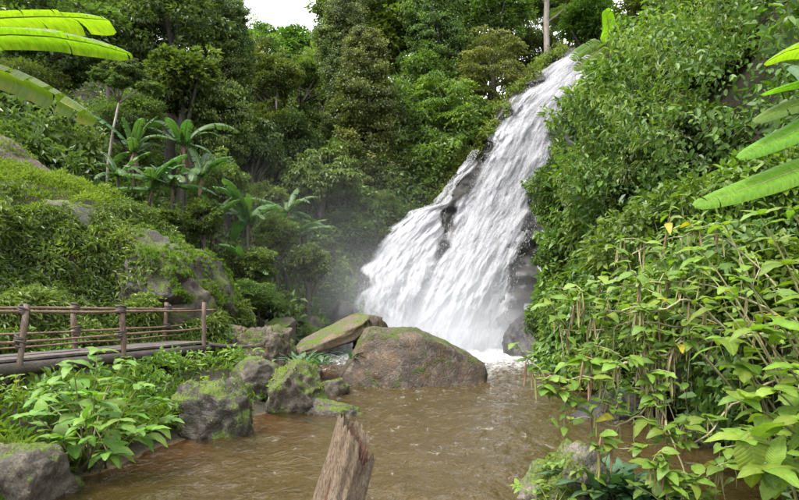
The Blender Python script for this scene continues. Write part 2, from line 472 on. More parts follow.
# ------------------------------------------------------------------ terrain
LSH = np.array([(-12, -3.4), (3, -3.3), (6.3, -3.75), (8.4, -3.5), (10.4, -2.8), (13, -2.5), (15, -2.2), (18, -2.5), (22, -2.9), (28, -3.4), (40, -4)])
RSH = np.array([(-12, 3.0), (3, 3.0), (5.2, 3.5), (7, 4.7), (9, 5.1), (14, 4.9), (20, 5.1), (25, 5.9), (28, 7.2), (31, 8.4), (36, 9.4), (45, 10.0), (110, 14)])
LC = np.array([  # left bank: x, y, z
    (-3.9, 3, .35), (-6, 3, .7), (-9, 3, 1.3), (-14, 2, 3), (-3.9, 0, .4), (-7, -3, 1), (-14, -4, 3),
    (-4.4, 6.3, .45), (-6, 6.5, .75), (-9, 7, 1.2), (-13, 7, 3.5),
    (-4.2, 8.4, .5), (-5, 9, .72), (-6.4, 9, .75), (-8.2, 9, .95),
    (-3.5, 10.4, .45), (-4.6, 11, .7), (-6.6, 11.4, .8), (-3.3, 13, .45), (-4.2, 13.2, .7), (-5.3, 13.6, .8), (-4, 15, .75),
    (-9.6, 10.6, 1.9), (-8.3, 12, 1.9), (-6.9, 13.3, 1.4), (-9.5, 13, 3.4), (-8, 14.2, 3.4), (-6.5, 15, 2.6), (-5.6, 16, 2.0),
    (-11, 16.5, 5.7), (-9.6, 16.5, 5.3), (-8.2, 16.5, 4.8), (-7, 16.5, 4.1), (-6, 17, 3.2), (-4.6, 17.5, 1.0), (-12.5, 14, 5.2), (-14, 11, 5.0),
    (-13.5, 20, 7.0), (-16, 24, 9.6), (-11, 20, 5.3), (-9, 21, 4.2), (-7.5, 21, 3.2), (-5.8, 21, 2.2), (-4.5, 22, .9), (-4, 19, .7),
    (-20, 16, 9), (-20, 8, 7), (-24, 24, 13), (-9, 25, 4.4), (-6, 26, 2.4), (-4.2, 27, .8), (-13, 27, 8),
    (-2.6, 3, -.5), (-2.6, 6.3, -.35), (-2.3, 8.4, -.25), (-1.6, 10.4, -.18), (-1.3, 13, -.18), (-1.2, 16, -.2), (-1.5, 22, -.4), (-2, 28, -.5),
    (-3.75, 6.3, 0), (-3.5, 8.4, 0), (-2.8, 10.4, 0), (-2.5, 13, 0), (-2.2, 15, 0), (-2.5, 18, 0), (-2.9, 22, 0), (-3.3, 3, 0)], float)
_A = np.linalg.norm(LC[:, None, :2] - LC[None, :, :2], axis=2)
_W = np.linalg.solve(_A + 1e-6 * np.eye(len(LC)), LC[:, 2] - 1.0)

def ground_fn(x, y):
    x = np.asarray(x, float); y = np.asarray(y, float)
    shp = x.shape
    x = x.ravel(); y = y.ravel()
    d = np.sqrt((x[:, None] - LC[None, :, 0]) ** 2 + (y[:, None] - LC[None, :, 1]) ** 2)
    hl = d @ _W + 1.0
    hl = np.where(x > 0.3, -0.62, hl)
    hl = hl + (-0.62 - hl) * sstep(-1.8, 0.3, x)
    hl = np.where(y > 30, np.minimum(hl, 3), hl)
    left = 2.0 + (y - 27) * 0.80 + np.maximum(0, -x - 10) * 0.32
    left = np.where(y < 27, -1 + (y - 27), left)
    fall = np.minimum((y - 29.6) * 2.0, 15.2 + 0.25 * (y - 40))
    k = sstep(-5.5, -1.0, x)
    k2 = sstep(0, 7, x) * 1.5
    fall = fall - k2
    hill = left * (1 - k) + fall * k
    hill = np.minimum(hill, 21 + 0.0 * y)
    t = x - np.interp(y, RSH[:, 0], RSH[:, 1]) - 0.35 * sstep(8, 10, y)
    hr = np.where(t < 1.0, t / 0.2, 5 + (t - 1.0) / 0.62)
    hr = np.minimum(hr, 26 + 0.05 * t)
    kn = sstep(9, 4.5, y)                # the bank by the camera is low
    hr = hr * (1 - kn) + kn * np.minimum(np.where(t < 0.6, t / 1.0, 0.6 + (t - 0.6) * 0.5), 6)
    near = 0.32 - np.maximum(0, y - 2.0) * 0.42
    z = np.maximum(-0.65, np.maximum(np.maximum(hl, hill), np.maximum(hr, np.maximum(near, -3))))
    return z.reshape(shp)

GX = np.arange(-60, 60.01, 0.4); GY = np.arange(-14, 100.01, 0.4)
gx, gy = np.meshgrid(GX, GY)
gz = ground_fn(gx, gy)
_pp = np.stack([gx.ravel(), gy.ravel(), np.zeros(gx.size)], 1)
gz = gz + (0.06 * fbm(_pp * 1.1, 3) + 0.5 * fbm(_pp * 0.12, 3).ravel() * sstep(26, 34, gy.ravel())).reshape(gx.shape) * np.clip(np.abs(gz) * 2.5 + .3, 0, 1)

def ground(x, y):
    fx = (np.asarray(x, float) - GX[0]) / 0.4; fy = (np.asarray(y, float) - GY[0]) / 0.4
    ix = np.clip(np.floor(fx).astype(int), 0, len(GX) - 2); iy = np.clip(np.floor(fy).astype(int), 0, len(GY) - 2)
    a = np.clip(fx - ix, 0, 1); b = np.clip(fy - iy, 0, 1)
    return gz[iy, ix] * (1 - a) * (1 - b) + gz[iy, ix + 1] * a * (1 - b) + gz[iy + 1, ix] * (1 - a) * b + gz[iy + 1, ix + 1] * a * b

def grid_faces(ny, nx):
    i = np.arange((ny - 1) * nx).reshape(ny - 1, nx)[:, :-1].ravel()
    return np.stack([i, i + 1, i + nx + 1, i + nx], 1)

me = np_mesh('ground', np.stack([gx.ravel(), gy.ravel(), gz.ravel()], 1), grid_faces(*gx.shape), True)
obj('ground', me, M['soil'], kind='structure')

# ------------------------------------------------------------------ pool
wx, wy = np.meshgrid(np.linspace(-5.5, 9.0, 230), np.linspace(1.5, 33, 430))
p3 = np.stack([wx.ravel(), wy.ravel(), np.zeros(wx.size)], 1)
dist_fall = np.hypot((p3[:, 0] - 2.8) / 1.25, p3[:, 1] - 28.6)
amp = 0.028 + 0.08 * sstep(18, 2, dist_fall)
q = p3.copy()
q[:, 1] *= 0.7
wz = amp * (fbm(q * 1.6 + 3, 3) + 0.6 * fbm(q * 4.3 + 9, 2))
p3[:, 2] = wz
foam = sstep(7.5, 1.2, dist_fall) * 0.95 + 0.25 * sstep(14, 6, dist_fall) + 0.10 * sstep(26, 12, dist_fall)
me = np_mesh('pool', p3, grid_faces(*wx.shape), True, {'foam': foam, 'depth': np.clip(-ground(p3[:, 0], p3[:, 1]), 0, 3)})
obj('pool', me, M['water'], kind='structure')

# ------------------------------------------------------------------ waterfall and its cliff
def fall_depth(px, row):
    d = 28.2 + (352 - row) / 300.0 * 8.6
    d = d + np.maximum(0, 95 - row) * 0.055
    return d - 0.5 * np.sin((row - 240) / 26.0) * sstep(120, 170, row) * (row < 330)

def img_pts(px, row, d):
    return np.stack([(px - HX) / FPX * d, d, CZ + (HY - row) / FPX * d], -1)

ROWS = np.array([50, 60, 75, 90, 105, 125, 150, 170, 190, 210, 240, 270, 300, 330, 354])
EL = np.array([570, 556, 538, 522, 508, 496, 485, 476, 466, 457, 440, 423, 408, 396, 390])
ER = np.array([598, 594, 587, 580, 577, 568, 560, 553, 547, 542, 531, 520, 512, 507, 505])
CR = np.array([150, 165, 185, 203, 210, 222, 245, 275, 310, 354])       # the side cascade
CL = np.array([472, 462, 446, 436, 412, 400, 378, 361, 353, 350])
CRt = np.array([480, 472, 457, 448, 446, 446, 442, 432, 420, 412])

def left_edge(row):
    return np.minimum(np.interp(row, ROWS, EL), np.where(np.asarray(row) > 150, np.interp(row, CR, CL), 999))
cr, cs = np.meshgrid(np.linspace(48, 372, 170), np.linspace(0, 1, 150), indexing='ij')
cl_ = left_edge(cr) - 12
cp = cl_ + (655 - cl_) * cs
cd = fall_depth(cp, cr) + 0.55
base = img_pts(cp.ravel(), cr.ravel(), cd.ravel())
n_ = fbm(base * np.array([0.55, 0.55, 0.9]), 5)
led = np.abs(np.sin(base[:, 2] * 1.25 + 1.5 * fbm(base * 0.35, 3)))
dd = cd.ravel() + n_ * 0.55 - led * 0.45
right = sstep(515, 560, cp.ravel())
dd = dd + right * 0.6 + sstep(600, 690, cp.ravel()) * 3
dd = dd + sstep(0.06, 0.0, cs.ravel()) * 2.5
rp = img_pts(cp.ravel(), cr.ravel(), dd)
me = np_mesh('cliff', rp, grid_faces(*cp.shape), True)
obj('cliff', me, M['rock_wet'], kind='structure')

def sheet(rows, el, er, nu, nv, out, seed, bulge=0.25, e0=0.16, r0=None, r1=None, spread=0.0):
    rr = np.linspace(r0 or rows[0], r1 or rows[-1], nv)
    l = np.interp(rr, rows, el); r = np.interp(rr, rows, er)
    u = np.linspace(0, 1, nu)
    R, U = np.meshgrid(rr, u, indexing='ij')
    fray = fbm(np.stack([rr * 0.06, rr * 0 + seed, rr * 0], 1), 4) * 8
    fray2 = fbm(np.stack([rr * 0.06, rr * 0 + seed + 9, rr * 0], 1), 4) * 7
    X = (l + fray)[:, None] * (1 - U) + (r + fray2)[:, None] * U
    d = fall_depth(X, R)
    b = img_pts(X.ravel(), R.ravel(), d.ravel())
    um = ((X - l[:, None]) / FPX * d).ravel()
    vm = -b[:, 2]
    s1 = fbm(np.stack([um * 2.6, vm * 0.9, vm * 0 + seed], 1), 4)
    s2 = fbm(np.stack([um * 0.8, vm * 0.45, vm * 0 + seed + 5], 1), 3)
    dd_ = d.ravel() - out - 0.26 * s1 - 0.22 * s2 - bulge * np.sin(np.pi * U.ravel())
    v = img_pts(X.ravel(), R.ravel(), dd_)
    Uf = U.ravel()
    edge = sstep(0, e0, Uf) * sstep(1, 1 - e0, Uf)
    low = sstep(180, 340, R.ravel())
    dens = 0.10 + 0.55 * edge + 0.25 * low * edge
    dens = dens * sstep(0, 0.10, (R.ravel() - rr[0]) / (rr[-1] - rr[0]) + (0.06 if rr[0] < 60 else 0))
    return v, grid_faces(nv, nu), dens, np.stack([um + seed * 3.7, vm], 1)

wf = thing('waterfall', 'tall white waterfall streaming down the dark cliff into the pool', 'waterfall', (2.8, 28.2, 0))
wf['kind'] = 'structure'
def wpart(name, args, mat, dshift=0.0, label=None, **kw):
    v, f, de, uv = sheet(*args, **kw)
    v = v - np.array([2.8, 28.2, 0])
    return obj(name, np_mesh(name, v, f, True, {'dens': de + dshift}, uv), mat, wf, label=label)
wpart('water_sheet', (ROWS, EL, ER, 110, 260, 0.05, 1), M['fall_body'], 0.02)
wpart('water_sheet', (ROWS, EL + 4, ER - 5, 110, 260, 0.40, 2), M['fall_veil'], 0.0)
wpart('water_sheet', (ROWS, EL + 10, ER - 14, 110, 260, 0.85, 3), M['fall_veil'], -0.06)
wpart('side_cascade', (CR, CL, CRt, 70, 180, 0.55, 4), M['fall_body'], 0.04, label='low stepped side cascade left of the main fall')
wpart('side_cascade', (CR, CL + 2, CRt - 1, 70, 180, 0.95, 5), M['fall_veil'], 0.0)
# thin trickles on the wet rock to the right
for (px0, r0, px1, r1, wd) in ((548, 222, 538, 352, 5), (560, 250, 546, 300, 4), (528, 300, 536, 354, 6), (545, 255, 552, 285, 5)):
    rr = np.linspace(r0, r1, 8)
    cxp = np.linspace(px0, px1, 8)
    wpart('trickle', (rr, cxp - wd, cxp + wd, 12, 60, -0.1, px0), M['fall_veil'], 0.02)

# flying drops and torn strands, too many to count
def drops(n, rows, el, er, seed, omin, omax, lmin, lmax):
    g = np.random.default_rng(seed)
    R = g.uniform(rows[0], rows[-1] + 2, n)
    l = np.interp(R, rows, el); r = np.interp(R, rows, er)
    U = g.random(n) * 1.02 - 0.01
    X = l + (r - l) * U
    d = fall_depth(X, R) - g.uniform(omin, omax, n) * (0.5 + sstep(100, 330, R))
    c = img_pts(X, R, d)
    L = g.uniform(lmin, lmax, n) * (1 + g.exponential(0.5, n))
    Wd = g.uniform(0.005, 0.016, n)
    dn = unit(np.stack([g.normal(-0.12, 0.18, n), g.normal(-0.30, 0.2, n), -np.ones(n)], 1))
    s = unit(np.cross(dn, g.normal(0, 1, (n, 3))))
    t_ = np.cross(dn, s)
    v = np.stack([c - dn * L[:, None] * 0.5, c + s * Wd[:, None], c - s * Wd[:, None] * 0.5 + t_ * Wd[:, None], c - s * Wd[:, None] * 0.5 - t_ * Wd[:, None], c + dn * L[:, None] * 0.5], 1)
    f = np.array([(0, 1, 2), (0, 2, 3), (0, 3, 1), (4, 2, 1), (4, 3, 2), (4, 1, 3)])
    F = (np.arange(n)[:, None, None] * 5 + f[None]).reshape(-1, 3)
    return v.reshape(-1, 3) - np.array([2.8, 28.2, 0]), F
v1, f1 = drops(6000, ROWS, EL, ER, 11, -0.1, 1.5, 0.02, 0.10)
obj('spray', np_mesh('spray', v1, f1, True), M['drop'], wf, kind='stuff')
v1, f1 = drops(4500, CR, CL, CRt, 12, -0.1, 1.2, 0.02, 0.09)
obj('spray', np_mesh('spray', v1, f1, True), M['drop'], wf, kind='stuff')

# ------------------------------------------------------------------ leaf clouds
def leaf_cloud(pos, axis, nrm, L, wr=0.5, var=None, fold=0.12, droop=0.15, fine=False):
    n = len(pos)
    L = np.broadcast_to(np.asarray(L, float), (n,))[:, None]
    axis = unit(axis)
    side = unit(np.cross(axis, nrm))
    up = np.cross(side, axis)
    wr = np.broadcast_to(np.asarray(wr, float), (n,))[:, None]
    tip = pos + axis * L - up * L * droop
    if fine:      # oval, pointed, creased along the midrib
        hw = L * wr * 0.5
        a_, b_ = pos + axis * L * 0.25, pos + axis * L * 0.66 - up * L * droop * 0.35
        v = np.stack([pos, a_ - side * hw * .85 + up * L * fold * .7, b_ - side * hw * .78 + up * L * fold * .5, tip, b_ + side * hw * .78 + up * L * fold * .5, a_ + side * hw * .85 + up * L * fold * .7], 1).reshape(-1, 3)
        i = np.arange(n)[:, None] * 6
        f = np.concatenate([i + np.array([[0, 1, 2, 3]]), i + np.array([[0, 3, 4, 5]])], 1).reshape(-1, 4)
        return v, f, {'var': np.repeat(np.clip(rng.random(n) if var is None else var, 0, 1), 6)}
    m = pos + axis * L * 0.42
    l = m + side * L * wr * 0.5 + up * L * fold
    r = m - side * L * wr * 0.5 + up * L * fold
    v = np.stack([pos, r, tip, l], 1).reshape(-1, 3)
    i = np.arange(n)[:, None] * 4
    f = np.concatenate([i + np.array([[0, 1, 2]]), i + np.array([[0, 2, 3]])], 1).reshape(-1, 3)
    if var is None:
        var = rng.random(n)
    return v, f, {'var': np.repeat(np.clip(var, 0, 1), 4)}

def merge(*cl):
    vs_, fs_, at, o = [], [], [], 0
    for v, f, a_ in cl:
        vs_.append(v); fs_.append(f + o); at.append(a_['var']); o += len(v)
    return np.concatenate(vs_), np.concatenate(fs_), {'var': np.concatenate(at)}

def rand_dir(g, n):
    return unit(g.normal(0, 1, (n, 3)))

def make_crown(kind, seed):
    """a crown inside the unit box (-1..1), leaves sized for a crown of about 3 m radius"""
    g = np.random.default_rng(seed)
    parts = []
    if kind in ('dense', 'fine', 'big'):
        nc = {'dense': 95, 'fine': 120, 'big': 75}[kind]
        per = {'dense': 130, 'fine': 150, 'big': 85}[kind]
        ls = {'dense': 0.085, 'fine': 0.06, 'big': 0.13}[kind]
        d = rand_dir(g, nc)
        rr = g.uniform(0.35, 0.92, nc) ** 0.6
        lump = 0.78 + 0.3 * vnoise(d * 2.1 + seed * 3.1)
        c = d * (rr * lump)[:, None]
        for k in range(nc):
            cr_ = g.uniform(0.13, 0.27)
            n = int(per * (cr_ / 0.2) ** 2)
            q = rand_dir(g, n)
            q[:, 2] = q[:, 2] * 0.8 + 0.15
            p = c[k] + q * cr_ * g.uniform(0.6, 1.0, n)[:, None] * np.array([1.15, 1.15, 0.8])
            ax = unit(q * 0.7 + unit(c[k:k + 1]) * 0.4 + g.normal(0, 0.45, (n, 3)) + np.array([0, 0, -0.25]))
            nr = unit(q * 0.6 + np.array([0, 0, 0.9]) + g.normal(0, 0.35, (n, 3)))
            var = 0.42 + 0.22 * g.normal() * 0.7 + g.normal(0, 0.17, n)
            parts.append(leaf_cloud(p, ax, nr, ls * g.uniform(0.6, 1.25, n), 0.55, var))
    elif kind == 'vine':      # curtains of creeper hanging over a column
        nc = 170
        for k in range(nc):
            an = g.uniform(0, 2 * math.pi)
            z0 = g.uniform(-0.75, 1.0)
            prof = 0.45 + 0.55 * max(0, 1 - (z0 - 0.1) ** 2)
            r = g.uniform(0.5, 0.95) * prof * (0.75 + 0.35 * vnoise(np.array([[math.cos(an) * 1.6, math.sin(an) * 1.6, z0 * 2.2 + seed]]))[0])
            ln = g.uniform(0.07, 0.20)
            n = int(125 * (0.6 + ln / 0.3))
            tz = g.random(n)
            sp = 0.115 * (1 - 0.3 * tz)
            p = np.stack([math.cos(an) * r + g.normal(0, 1, n) * sp, math.sin(an) * r + g.normal(0, 1, n) * sp, z0 - tz * ln], 1)
            out = np.array([math.cos(an), math.sin(an), 0])
            ax = unit(out * 0.5 + g.normal(0, 0.6, (n, 3)) + np.array([0, 0, -0.35]))
            nr = unit(out * 0.5 + np.array([0, 0, 0.8]) + g.normal(0, 0.38, (n, 3)))
            var = 0.45 + 0.2 * g.normal() + g.normal(0, 0.17, n)
            parts.append(leaf_cloud(p, ax, nr, 0.07 * g.uniform(0.6, 1.3, n), 0.6, var))
    elif kind == 'tier':      # feathery flat sprays in layers
        nc = 75
        for k in range(nc):
            z0 = g.uniform(-0.8, 0.95)
            R = 0.95 * math.sqrt(max(0.06, 1 - (z0 * 0.9) ** 2))
            an = g.uniform(0, 2 * math.pi)
            r = R * math.sqrt(g.uniform(0.1, 1.0))
            n = 170
            q = g.normal(0, 1, (n, 2)) * 0.14
            p = np.stack([math.cos(an) * r + q[:, 0], math.sin(an) * r + q[:, 1], z0 - 0.25 * r * r - 1.1 * (q ** 2).sum(1) + g.normal(0, 0.012, n)], 1)
            ax = unit(np.concatenate([q * 5 + np.array([math.cos(an), math.sin(an)]) * 0.5, np.zeros((n, 1)) - 0.3], 1) + g.normal(0, 0.4, (n, 3)))
            nr = unit(np.array([0, 0, 1.0]) + g.normal(0, 0.28, (n, 3)))
            var = 0.5 + 0.16 * g.normal() + g.normal(0, 0.15, n)
            parts.append(leaf_cloud(p, ax, nr, 0.075 * g.uniform(0.6, 1.3, n), 0.5, var))
    elif kind == 'palmate':   # umbrella rosettes of large lobed leaves
        nc = 110
        d = rand_dir(g, nc)
        d[:, 2] = np.abs(d[:, 2]) * 1.1 - 0.35
        c = unit(d) * g.uniform(0.45, 0.95, nc)[:, None]
        for k in range(nc):
            nl = 9
            m = g.integers(2, 4)
            for j in range(m):
                ctr = c[k] + g.normal(0, 0.05, 3)
                an = np.arange(nl) * 2 * math.pi / nl + g.random()
                nrm_ = unit(np.array([[0, 0, 1.0]]) + 0.5 * unit(c[k:k + 1]) + g.normal(0, 0.25, (1, 3)))
                a1 = unit(np.cross(nrm_, np.array([[0.3, 0.9, 0.1]])))
                a2 = np.cross(nrm_, a1)
                ax = unit(a1 * np.cos(an)[:, None] + a2 * np.sin(an)[:, None] - nrm_ * 0.3)
                L = g.uniform(0.10, 0.17)
                parts.append(leaf_cloud(np.repeat(ctr[None], nl, 0), ax, np.repeat(nrm_, nl, 0), L, 0.42, np.full(nl, 0.5 + 0.2 * g.normal()) + g.normal(0, 0.06, nl), droop=0.25))
                n = 26
                q = rand_dir(g, n) * 0.1
                parts.append(leaf_cloud(ctr + q + np.array([0, 0, -0.08]), q + np.array([0, 0, -0.1]), np.repeat(nrm_, n, 0) + g.normal(0, .3, (n, 3)), 0.10 * g.uniform(0.6, 1.2, n), 0.5, 0.25 + g.normal(0, 0.14, n)))
    v, f, at = merge(*parts)
    return np_mesh('crown', v, f, False, at)

CROWN = {}
def crown_obj(kind, variant, mat, parent, loc=None):
    """crowns of a kind share one mesh; the leaf material sits on the object"""
    if (kind, variant) not in CROWN:
        CROWN[(kind, variant)] = make_crown(kind, 100 + variant * 13 + len(kind))
        CROWN[(kind, variant)].materials.append(M['leaf_mid'])
    k = obj('crown', CROWN[(kind, variant)], None, parent, loc=loc)
    k.material_slots[0].link = 'OBJECT'
    k.material_slots[0].material = M[mat]
    return k

tree_n = 0
def tree(px, row, d, wpx, hpx, kind, mat, label, group=None, name='broadleaf_tree', cat='tree', bark='bark', trunk_r=None, visible_trunk=False):
    global tree_n
    tree_n += 1
    c = P(px, row, d)
    rx = wpx / 2 / FPX * d; rz = hpx / 2 / FPX * d
    gz_ = float(ground(c.x, c.y))
    base = Vector((c.x, c.y, min(gz_, c.z - rz * 0.7)))
    o = thing(name, label, cat, base, group)
    g = random.Random(tree_n * 31)
    nst = max(1, int(round(rz / rx * 1.75))) if rz > 1.25 * rx else 1
    for q_ in range(nst):
        k = crown_obj(kind, (tree_n + q_) % 2, mat, o)
        zz = 0 if nst == 1 else rz * (-.62 + 1.24 * q_ / (nst - 1))
        sc_ = 1.0 if nst == 1 else g.uniform(.82, 1.08) * (1 - .2 * abs(zz) / rz)
        k.location = c - base + Vector((g.uniform(-.25, .25) * rx * (nst > 1), g.uniform(-.25, .25) * rx * (nst > 1), zz))
        k.scale = (rx * sc_, rx * sc_ * g.uniform(0.85, 1.05), rz if nst == 1 else rx * sc_ * g.uniform(.85, 1.05))
        k.rotation_euler = (g.uniform(-.12, .12), g.uniform(-.12, .12), g.uniform(0, 6.28))
    top = c - base + Vector((0, 0, rz * 0.55))
    r0 = trunk_r or max(0.05, min(0.32, 0.045 * rx + 0.02 * top.length))
    mb = MB()
    L = top.length
    pts = [Vector((0, 0, -0.3))] + [top * t + Vector((g.uniform(-1, 1), g.uniform(-1, 1), 0)) * 0.02 * L for t in (0.2, 0.4, 0.6, 0.8)] + [top]
    mb.tube(pts, [r0 * s for s in (1.25, 1.0, 0.85, 0.7, 0.5, 0.2)], 8)
    for j in range(6):
        t = g.uniform(0.45, 0.85)
        s = top * t
        an = g.uniform(0, 6.28)
        e_ = (c - base) + Vector((math.cos(an) * rx * 0.7, math.sin(an) * rx * 0.7, rz * g.uniform(-0.4, 0.6)))
        m_ = s.lerp(e_, 0.5) + Vector((0, 0, 0.08 * (e_ - s).length))
        mb.tube([s, m_, e_], [r0 * 0.5, r0 * 0.33, r0 * 0.1], 5, False)
    obj('trunk', mb.mesh('trunk'), M[bark], o)
    return o

# ------------------------------------------------------------------ forest trees that can be told apart
T = [
 (55, 35, 27, 150, 110, 'dense', 'leaf_dark', 'dark leafy tree on the high left slope, above the torn banana leaf'),
 (20, 95, 25, 110, 80, 'fine', 'leaf_dark', 'low dark tree hugging the left slope under the arching banana leaves'),
 (175, 25, 30, 130, 110, 'dense', 'leaf_dark', 'large dark tree with hanging boughs beside the slender forked tree'),
 (185, 80, 27, 110, 75, 'big', 'leaf_dark', 'dark spreading tree just behind the tallest banana clump'),
 (230, 60, 31, 62, 130, 'vine', 'leaf_dark', 'creeper-draped dark tree rising beside the gap of open sky'),
 (222, 125, 28, 80, 90, 'vine', 'leaf_mid', 'drooping mid green tree between the banana clump and the sky gap'),
 (276, 105, 36, 72, 95, 'dense', 'leaf_mid', 'rounded mid green tree below the gap of open sky'),
 (262, 48, 46, 48, 60, 'dense', 'leaf_bright', 'small far tree on the skyline, at the foot of the sky gap'),
 (296, 52, 50, 70, 66, 'big', 'leaf_bright', 'bright far tree filling the bottom of the sky gap'),
 (324, 48, 52, 46, 56, 'dense', 'leaf_mid', 'far tree standing at the edge of the open sky'),
 (341, 70, 38, 60, 170, 'vine', 'leaf_pale', 'tall grey green tree hung with pale creepers'),
 (372, 120, 34, 88, 200, 'vine', 'leaf_olive', 'tall yellowish green tree smothered in creepers, left of the waterfall'),
 (350, 15, 44, 80, 70, 'dense', 'leaf_dark', 'dark tree top rising over the pale creeper tree'),
 (400, 18, 46, 110, 70, 'big', 'leaf_bright', 'fresh green tree top rising above the yellowish creeper tree'),
 (442, 40, 42, 76, 110, 'vine', 'leaf_dark', 'dark narrow tree between the yellowish creeper tree and the olive tree'),
 (448, 118, 37, 86, 100, 'tier', 'leaf_bright', 'layered fresh green tree leaning towards the head of the waterfall'),
 (494, 74, 39, 76, 92, 'tier', 'leaf_olive', 'spreading olive yellow tree beside the top of the waterfall'),
 (492, 20, 46, 90, 80, 'dense', 'leaf_mid', 'mid green tree above the spreading olive tree'),
 (590, 25, 44, 80, 66, 'big', 'leaf_bright', 'bright tree crowning the lip of the waterfall'),
 (564, 38, 49, 44, 56, 'fine', 'leaf_mid', 'thin tree beside the tall bare trunk at the lip of the waterfall'),
 (650, 5, 38, 80, 60, 'dense', 'leaf_mid', 'tree at the top of the creeper covered hillside'),
 (322, 182, 31, 96, 76, 'palmate', 'leaf_mid', 'many-stemmed tree with umbrella leaves above the foot of the cascade'),
 (252, 150, 30, 66, 70, 'palmate', 'leaf_dark', 'dark umbrella-leaved tree behind the right banana clump'),
 (292, 145, 34, 70, 80, 'dense', 'leaf_dark', 'shaded tree between the rounded tree and the umbrella-leaved tree'),
 (392, 170, 35, 60, 70, 'dense', 'leaf_mid', 'leafy tree at the foot of the yellowish creeper tree'),
 (432, 178, 35, 50, 62, 'fine', 'leaf_mid', 'small tree bending over the upper side cascade'),
 (468, 132, 37, 40, 60, 'fine', 'leaf_bright', 'small bright tree on the left edge of the waterfall'),
 (218, 185, 25, 66, 70, 'dense', 'leaf_mid', 'dense round bush beside the banana clump'),
 (345, 232, 31, 76, 50, 'big', 'leaf_dark', 'dark bush at the left foot of the cascade'),
 (390, 212, 33, 60, 44, 'fine', 'leaf_dark', 'low bush clinging above the side cascade'),
 (300, 240, 29, 80, 60, 'big', 'leaf_dark', 'dark broad-leaved bush in the ravine below the umbrella-leaved tree'),
 (265, 205, 28, 60, 60, 'big', 'leaf_mid', 'leafy bush in the ravine behind the right banana clump'),
 (160, 222, 19.6, 60, 36, 'big', 'leaf_dark', 'low dark bush at the feet of the banana clump'),
 (204, 216, 20.6, 50, 44, 'big', 'leaf_mid', 'low bush below the tallest banana plant'),
 (250, 296, 19.6, 70, 40, 'fine', 'leaf_mid', 'low green bush at the back of the ravine rocks'),
 (276, 236, 24.2, 56, 50, 'dense', 'leaf_mid', 'round bush hiding the stems of the far banana plants'),
 (308, 262, 23.5, 60, 50, 'big', 'leaf_dark', 'dark broad-leaved bush above the pointed ravine rock'),
 (258, 262, 20.6, 50, 40, 'big', 'leaf_mid', 'leafy bush hiding the stem of the banana plant that stands apart'),
 (228, 262, 21.0, 40, 50, 'big', 'leaf_dark', 'dark bush behind the overhanging boulder'),
 (130, 120, 25, 90, 60, 'fine', 'leaf_dark', 'dark bush under the slender forked tree'),
 (300, 95, 41, 60, 80, 'dense', 'leaf_mid', 'slender leafy tree left of the pale creeper tree'),
 (226, 5, 35, 40, 50, 'vine', 'leaf_dark', 'dark tree top at the left edge of the sky gap'),
 (205, 10, 36, 70, 60, 'dense', 'leaf_mid', 'tree top behind the creeper-draped dark tree'),
 (110, 5, 32, 110, 70, 'dense', 'leaf_dark', 'dark tree top above the slender forked tree'),
 (340, 70, 47, 90, 90, 'dense', 'leaf_mid', 'wide tree in the second row behind the pale creeper tree'),
 (372, 45, 45, 90, 80, 'big', 'leaf_mid', 'broad-leaved tree behind the top of the yellowish creeper tree'),
 (425, 85, 42, 80, 90, 'dense', 'leaf_mid', 'wide tree behind the layered fresh green tree'),
 (470, 60, 44, 80, 70, 'big', 'leaf_dark', 'broad dark tree behind the spreading olive tree'),
 (395, 120, 40, 70, 80, 'dense', 'leaf_dark', 'dark tree between the yellowish creeper tree and the layered tree'),
 (255, 85, 40, 60, 70, 'big', 'leaf_mid', 'broad-leaved tree behind the rounded tree under the sky gap'),
 (545, 6, 52, 80, 56, 'fine', 'leaf_mid', 'thin-leaved tree top with sky showing through behind the tall bare trunk'),
 (590, 0, 50, 60, 40, 'dense', 'leaf_mid', 'tree top behind the bright tree crowning the lip of the waterfall'),
 (528, 52, 48, 60, 60, 'dense', 'leaf_dark', 'dark tree behind the tall bare trunk'),
 (455, 5, 48, 110, 50, 'dense', 'leaf_dark', 'dark tree top against the sky behind the narrow tree'),
]
for px, row, d, wp, hp, kind, mat, lab in T:
    tree(px, row, d, wp, hp, kind, mat, lab, name='forest_bush' if 'bush' in lab and 'tree' not in lab.split('bush')[0] else 'forest_tree',
         cat='bush' if 'bush' in lab and 'tree' not in lab.split('bush')[0] else 'tree')


# forest behind, only its place tells one from the next
g = random.Random(5)
for k in range(46):
    px = g.uniform(-60, 560); d = g.uniform(38, 62)
    row = g.uniform(-60, 120)
    c = P(px, row, d)
    if c.z < float(ground(c.x, c.y)) + 2.0 or (195 < px < 370 and row < 75) or px > 455:
        continue
    kd = g.choice(['dense', 'vine', 'big', 'fine']); mt = g.choice(['leaf_dark', 'leaf_mid', 'leaf_mid', 'leaf_dark', 'leaf_olive'])
    tree(px, row, d, g.uniform(60, 110), g.uniform(70, 130), kd, mt,
         '%s green %s forest tree half hidden behind nearer crowns' % ({'leaf_dark': 'dark', 'leaf_mid': 'mid', 'leaf_olive': 'olive'}[mt], {'dense': 'dense', 'vine': 'creeper-hung', 'big': 'broad-leaved', 'fine': 'small-leaved'}[kd]), 'half hidden forest trees on the far slope', 'forest_tree')

